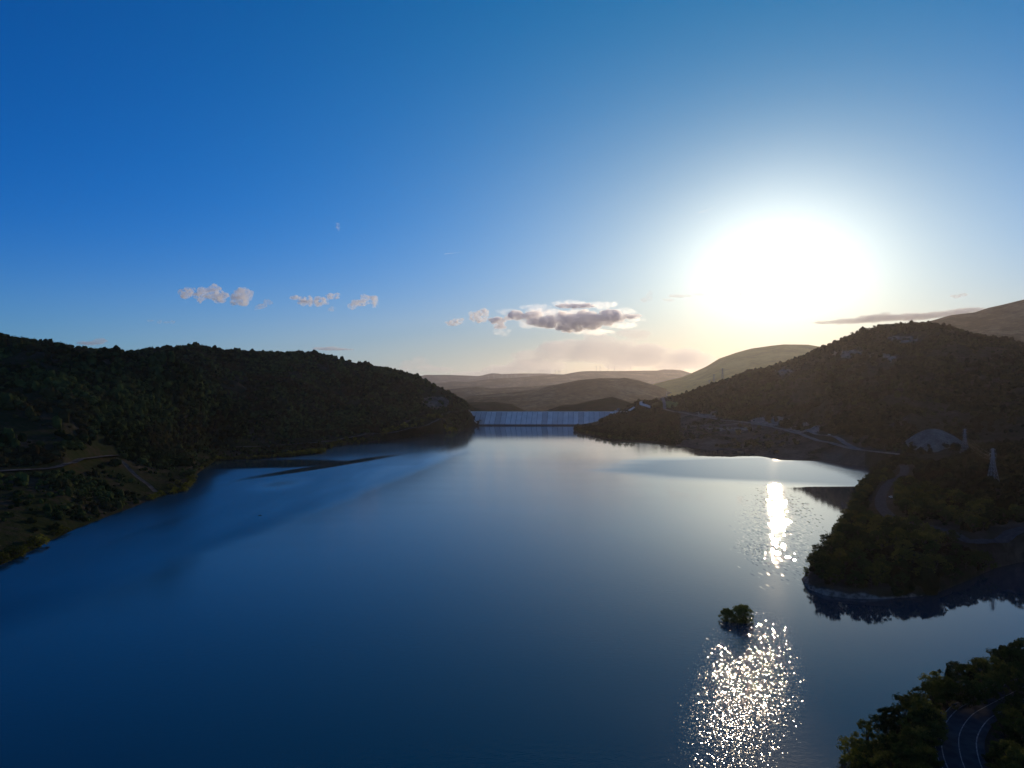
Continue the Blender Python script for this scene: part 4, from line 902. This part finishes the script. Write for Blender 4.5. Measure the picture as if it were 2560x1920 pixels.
for px in (1351, 1356, 1360, 1368, 1373, 1415):
    x = (px - CX) / F * 20000; Y = 20000; dup(first, (x, Y, CH + (HY - 934) / F * Y - 20), 0, 1.25, 'farther wind turbine half hidden behind the hazy ridge', 'half hidden wind turbines')
# white mast above the green field
p = P(1667, 991, 2180); z = drop(p.x, p.y, ['hillB']) or p.z
root = empty('mast', (p.x, p.y, z - 1), 'bright white slender mast catching the sun above the green field', 'mast'); m = MB(); m.tube([(0, 0, 0), (0, 0, 14), (0, 0, 26)], [.9, .7, .35], 8); m.obj('pole', M['white'], root); m = MB(); m.box((0, 0, .3), (3, 3, .8)); m.obj('base', M['conc'][0], root)
# curved white retaining wall and small buildings at the right end of the dam
def arc_wall():
    pts_ = [(1626,1016.5),(1616,1012.5),(1606,1010),(1600,1008.5),(1598.5,1006.5),(1601,1004.5),(1606,1003.8)]
    V = []; Ys = [1960, 1990, 2015, 2030, 2040, 2052, 2060]
    o0 = P(1610, 1010, 2015)
    for (x, y), Y in zip(pts_, Ys):
        b = P(x, y, Y) - o0; V += [b + Vector((0, 0, -5)), b + Vector((0, 0, 2.2)), b + Vector((.3, 1.0, 2.2)), b + Vector((.3, 1.0, -5))]
    n = len(pts_); Fc = [(i * 4 + k, i * 4 + (k + 1) % 4, (i + 1) * 4 + (k + 1) % 4, (i + 1) * 4 + k) for i in range(n - 1) for k in range(4)] + [(0, 3, 2, 1), (n * 4 - 4, n * 4 - 3, n * 4 - 2, n * 4 - 1)]
    o = link_mesh('retaining_wall', V, Fc, M['white']); o.location = o0; tag(o, 'curved white wall round the hilltop above the right end of the dam', 'wall')
arc_wall()
def cabin(loc, w, d, h, rz, label, name='cabin'):
    root = empty(name, loc, label, name.replace('_', ' '), None, rz); m = MB(); m.box((0, 0, h / 2), (w, d, h)); m.obj('wall', M['plaster'], root)
    m = MB(); x, y = w / 2 + .4, d / 2 + .4; m.add([(-x, -y, h + .02), (x, -y, h + .02), (x, y, h + .02), (-x, y, h + .02), (-x, 0, h + w * .22), (x, 0, h + w * .22)], [(0, 3, 2, 1), (0, 1, 5, 4), (2, 3, 4, 5), (1, 2, 5), (3, 0, 4)]); m.obj('roof', M['roof'], root)
    m = MB(); m.box((-w * .2, -d / 2 - .03, 1.05), (1, .08, 2.1)); m.obj('door', M['darkglass'], root)
    for k in (.1, .32): m = MB(); m.box((w * k, -d / 2 - .03, h * .55), (1.2, .08, 1.2)); m.obj('window', M['darkglass'], root)
    return root
for px, py, w, lab, nm in [(1541,1027,10,'small pale dam keeper house at the right end of the dam crest','house'),(1546,1022,7,'low shed on the slope just above the dam keeper house','shed'),
                        (1155,1030,6,'leftmost small white cabin at the left end of the dam','cabin'),(1163,1030,5,'middle small white cabin at the left end of the dam','cabin'),(1172,1030.5,7,'white cabin closest to the dam panels','cabin')]:
    Y = 2008 if px > 1300 else 1985
    p = P(px, py, Y); z = drop(p.x, p.y, ['hillA', 'hillB']); z = p.z if z is None or z > p.z + 3 else max(z, p.z - 1.5)
    cabin((p.x, p.y, z - .3), w, w * .7, 3.2, .2, lab, nm)
o0 = P(1576, 1022, 2000)
V = [P(1571,1024.5,1985), P(1577,1024,1985), P(1587,1017,2035), P(1584,1017,2035)]
o = link_mesh('slab', [v - o0 for v in V] + [v - o0 - Vector((0, 0, 3)) for v in V], [(0,1,2,3),(7,6,5,4),(0,4,5,1),(1,5,6,2),(2,6,7,3),(3,7,4,0)], M['conc'][0]); o.location = o0; o.name = 'ramp'; tag(o, 'short pale concrete ramp on the slope right of the dam', 'ramp')
def car(p, rz, label):
    root = empty('parked_car', p, label, 'car', None, rz); m = MB(); m.box((0, 0, .65), (1.8, 4.3, .7), taper=.95); m.box((0, -.2, 1.25), (1.6, 2.3, .55), taper=.8); m.obj('body', M['white'], root)
    for sx in (-.85, .85):
        for sy in (-1.35, 1.35): m = MB(); m.tube([(sx - .1, sy, .33), (sx + .1, sy, .33)], .33, 12); m.obj('wheel', M['rubber'], root)
    for sy, t in ((-1.32, 'windscreen'), (.93, 'rear_window')): m = MB(); m.box((0, sy, 1.22), (1.35, .12, .4)); m.obj(t, M['darkglass'], root)
    for sx in (-.78, .78): m = MB(); m.box((sx, -.2, 1.24), (.1, 1.8, .34)); m.obj('side_window', M['darkglass'], root)
h = hit(2073, 1088, ['hillB']); car(h + Vector((0, 0, .4)), 1.2, 'small white car on the upper branch road of the right hill')
h = hit(2222, 1246, ['bankC']); car(h + Vector((2, 0, .5)), .1, 'white car at the roadside where the right bank road bends')
# floating driftwood
for px, py, lab in [(650,1289,'short dark driftwood log floating far out on the left water'),(118,1370,'small dark driftwood log floating near the left shore')]:
    p = G(px, py); m = MB(); m.tube([(-1.4, 0, .05), (-.4, .1, .25), (.8, 0, .2), (1.5, -.2, .05)], [.18, .25, .22, .1], 8); m.tube([(.3, 0, .2), (.5, .3, .9)], [.1, .04], 5); o = m.obj('driftwood', M['bark']); o.location = p; tag(o, lab, 'driftwood')

# ------------------------------------------------------------------ clouds
def cloud_mat(name, dens, col=(1, 1, 1), aniso=.55, nscale=None, soft=.42, step=.12):
    m = bpy.data.materials.new(name); m.use_nodes = True; t = m.node_tree; t.nodes.clear()
    out = t.nodes.new('ShaderNodeOutputMaterial'); v = t.nodes.new('ShaderNodeVolumePrincipled')
    v.inputs['Color'].default_value = (*col, 1); v.inputs['Anisotropy'].default_value = aniso; v.inputs['Density'].default_value = dens
    if nscale:
        g = t.nodes.new('ShaderNodeNewGeometry'); n = t.nodes.new('ShaderNodeTexNoise'); n.inputs['Scale'].default_value = 1 / nscale; n.inputs['Detail'].default_value = 4; n.inputs['Roughness'].default_value = .6
        t.links.new(g.outputs['Position'], n.inputs['Vector'])
        r = t.nodes.new('ShaderNodeMapRange'); r.inputs['From Min'].default_value = soft; r.inputs['From Max'].default_value = soft + .2; r.inputs['To Max'].default_value = dens; r.inputs['To Min'].default_value = 0
        t.links.new(n.outputs['Fac'], r.inputs['Value']); t.links.new(r.outputs[0], v.inputs['Density'])
    t.links.new(v.outputs[0], out.inputs['Volume'])
    if nscale: m.cycles.volume_step_rate = step
    return m
CT = bpy.data.textures.new('cloud_lumps', 'CLOUDS'); CT.noise_scale = 1.0; CT.noise_depth = 3
def cloud(puffs, Y, material, label, grp=None, voxel=.35, lump=2.0, sub=7, seed=1, dep=.8, cat='cloud', grow=None):
    grow = grow or (1.28 if material in (cm1, cm2) else 1.05)
    r = random.Random(seed); px0 = sum(p[0] for p in puffs) / len(puffs); py0 = sum(p[1] for p in puffs) / len(puffs); o0 = P(px0, py0, Y); k = Y / F
    bm = bmesh.new()
    for (x, y, rx, ry) in puffs:
        rx *= grow; ry *= grow; c = P(x, y, Y) - o0
        n = sub
        for j in range(n + 1):
            if j == 0: off = Vector((0, 0, 0)); s = Vector((rx * .72, rx * dep * .7, ry * .72)) * k
            else:
                v = Vector((r.gauss(0, 1), r.gauss(0, 1), r.gauss(0, 1))).normalized(); off = Vector((v.x * rx * .62, v.y * rx * dep * .6, v.z * ry * .62)) * k
                q = r.uniform(.28, .5); s = Vector((rx * q, rx * dep * q, ry * q)) * k
                s = Vector((min(s.x, s.z * 2.2), s.y, s.z))
            vs = bmesh.ops.create_icosphere(bm, subdivisions=3, radius=1)['verts']
            for vv in vs: vv.co = Vector((vv.co.x * s.x, vv.co.y * s.y, vv.co.z * s.z)) + c + off
    me = bpy.data.meshes.new('cloud'); bm.to_mesh(me); bm.free(); me.materials.append(material)
    o = bpy.data.objects.new('cloud', me); COL.objects.link(o); o.location = o0
    rm = o.modifiers.new('merge', 'REMESH'); rm.mode = 'VOXEL'; rm.voxel_size = voxel * k * 2
    d = o.modifiers.new('lumps', 'DISPLACE'); tx = CT.copy(); tx.noise_scale = lump * k * 6; d.texture = tx; d.strength = lump * k * 4; d.mid_level = .55; d.texture_coords = 'LOCAL'
    tag(o, label, cat, grp); return o
cm1 = cloud_mat('lit_cloud', .03, (1, 1, 1), .55, 50, .44, .12); cm2 = cloud_mat('thin_cloud', .012, (1, 1, 1), .4, 34, .44, .2); cmd = cloud_mat('dense_cloud', .022, (.95, .95, .97), .6, 100, .37, .12); cmr = cloud_mat('rim_cloud', .0022, (1, 1, 1), .75, 80, .42, .15); cml = cloud_mat('low_bank', .0006, (.97, .93, .9), .45); cst = cloud_mat('lens_cloud', .004, (.9, .9, .92), .5); cct = cloud_mat('contrail', .02, (1, 1, 1), .5)
cloud([(463,735,16,15),(474,728,12,12),(502,738,16,18),(512,728,12,12)], 10000, cm1, 'puffy white cloud at the left end of the left cloud row', seed=1)
cloud([(535,735,20,17),(548,742,22,12),(540,722,16,10)], 10000, cm1, 'grey bellied puff second in the left cloud row', seed=2)
cloud([(598,745,24,20),(612,735,20,18),(606,752,20,14)], 10000, cm1, 'round bright cloud third in the left cloud row', seed=3)
cloud([(655,765,16,6),(668,755,12,8),(645,770,8,5)], 10100, cm2, 'thin ragged wisp right of the round bright cloud', seed=4)
cloud([(742,745,14,7),(760,755,18,10),(775,752,12,12)], 10000, cm1, 'ragged white cloud left of the cloud with a tail', seed=5)
cloud([(798,752,16,14),(812,755,12,9),(830,742,14,7),(845,736,9,5)], 10000, cm1, 'ragged white cloud with a tail stretching up', seed=6)
cloud([(832,772,9,8)], 10000, cm2, 'tiny detached puff under the cloud with a tail', seed=7, sub=5)
cloud([(878,765,12,8),(898,756,16,9),(915,748,16,13),(935,750,14,13),(940,762,8,10)], 10000, cm1, 'arched white cloud at the right end of the left cloud row', seed=8)
cloud([(843,562,9,6),(848,570,6,7)], 8000, cm2, 'tiny lone cloud high in the blue sky', seed=9, sub=5)
cloud([(378,802,7,3),(399,803,5,5),(415,806,8,4),(432,805,7,5)], 12000, cm2, 'row of faint small wisps above the left hill', seed=10, sub=4)
cloud([(225,858,45,6),(250,852,26,8)], 15500, cst, 'flat pinkish cloud just above the left hill', seed=11, sub=5, dep=.6)
cloud([(815,872,50,5),(850,873,46,4),(828,868,26,4)], 17500, cst, 'thin grey lens shaped cloud above the middle of the left hill', seed=12, sub=5, dep=.6)
cloud([(1130,807,16,8),(1146,802,12,8)], 12000, cm1, 'small puff at the far left of the big grey cloud', seed=13)
cloud([(1188,790,16,12),(1208,782,16,12),(1200,800,18,8)], 12000, cm1, 'second small puff beside the big grey cloud', seed=14)
cloud([(1240,800,26,10),(1290,790,32,14),(1330,788,30,12),(1360,805,46,18),(1420,802,46,26),(1470,800,46,26),(1520,795,44,20),(1560,792,34,9),(1590,790,24,5),(1430,822,50,10),(1440,765,70,5),(1250,815,18,12)], 12000, cmd, 'big flat grey cloud with glowing edges over the valley', seed=15, sub=12)
cloud([(1270,780,40,10),(1340,768,50,10),(1420,758,60,9),(1500,762,60,10),(1560,778,40,9),(1480,830,80,9),(1560,815,50,9),(1250,830,28,14),(1590,800,30,7),(1400,800,150,30)], 11900, cmr, 'thin glowing veil around the big grey cloud', seed=33, sub=9)
cloud([(1622,742,8,14),(1610,752,9,6),(1626,734,5,8)], 11000, cm2, 'ragged white wisp right of the big grey cloud', seed=16)
cloud([(1700,740,40,4),(1670,750,20,4),(1750,736,24,3)], 11500, cst, 'long thin wisp left of the sun', seed=17, sub=5)
cloud([(1848,735,10,3.5),(1860,731,9,4)], 10000, cmd, 'small dark flake of cloud in front of the sun glare', seed=18, sub=5)
cloud([(1915,732,7,6),(1918,727,6,3)], 10000, cmd, 'small brown scrap of cloud beside the dark flake', seed=19, sub=5)
cloud([(2392,740,20,4),(2405,737,16,4)], 11000, cm2, 'short bright cloud above the far mountain', seed=20, sub=5)
cloud([(2130,803,70,8),(2200,795,80,12),(2280,792,80,12),(2360,786,80,10),(2430,776,60,9),(2070,806,50,5)], 12000, cloud_mat('long_lens_cloud', .004, (.8, .78, .76), .4), 'long flat grey cloud resting behind the right hill', seed=21, sub=8)
cloud([(1020,915,30,16),(1045,905,26,16),(1060,918,40,12),(1100,925,50,12)], 33000, cml, 'hazy cumulus tower low over the horizon left of the cloud bank', seed=22, sub=8)
cloud([(1180,935,70,10),(1270,925,90,18),(1350,915,90,26),(1330,890,60,22),(1400,880,90,36),(1500,880,120,40),(1600,890,120,40),(1700,900,120,34),(1590,835,50,18),(1500,850,60,20)], 36000, cml, 'broad hazy cloud bank rising from the horizon over the valley', seed=23, sub=9)
for (a, b), Y, lab in [(((1111,635),(1160,630)), 16000, 'short white contrail over the middle of the sky'), (((1747,532),(1792,517)), 13000, 'short white contrail to the upper left of the sun')]:
    m = MB(); A0 = P(*a, Y); B0 = P(*b, Y); m.tube([A0 - A0, (B0 - A0) * .4, (B0 - A0)], [10, 7, 2], 8); o = m.obj('contrail', cct); o.location = A0; tag(o, lab, 'contrail')

# ------------------------------------------------------------------ the air: thin even haze round camera and land
hz = bpy.data.materials.new('haze_air'); hz.use_nodes = True; t = hz.node_tree; t.nodes.clear()
out = t.nodes.new('ShaderNodeOutputMaterial'); v = t.nodes.new('ShaderNodeVolumePrincipled'); v.inputs['Color'].default_value = (.95, .89, .90, 1)
v.inputs['Density'].default_value = 1.4e-5; v.inputs['Anisotropy'].default_value = .68; t.links.new(v.outputs[0], out.inputs['Volume'])
m = MB(); m.box((0, 13700, 430), (42400, 29400, 1020)); o = m.obj('haze', hz); tag(o, 'thin evening haze filling the valley', kind='stuff')
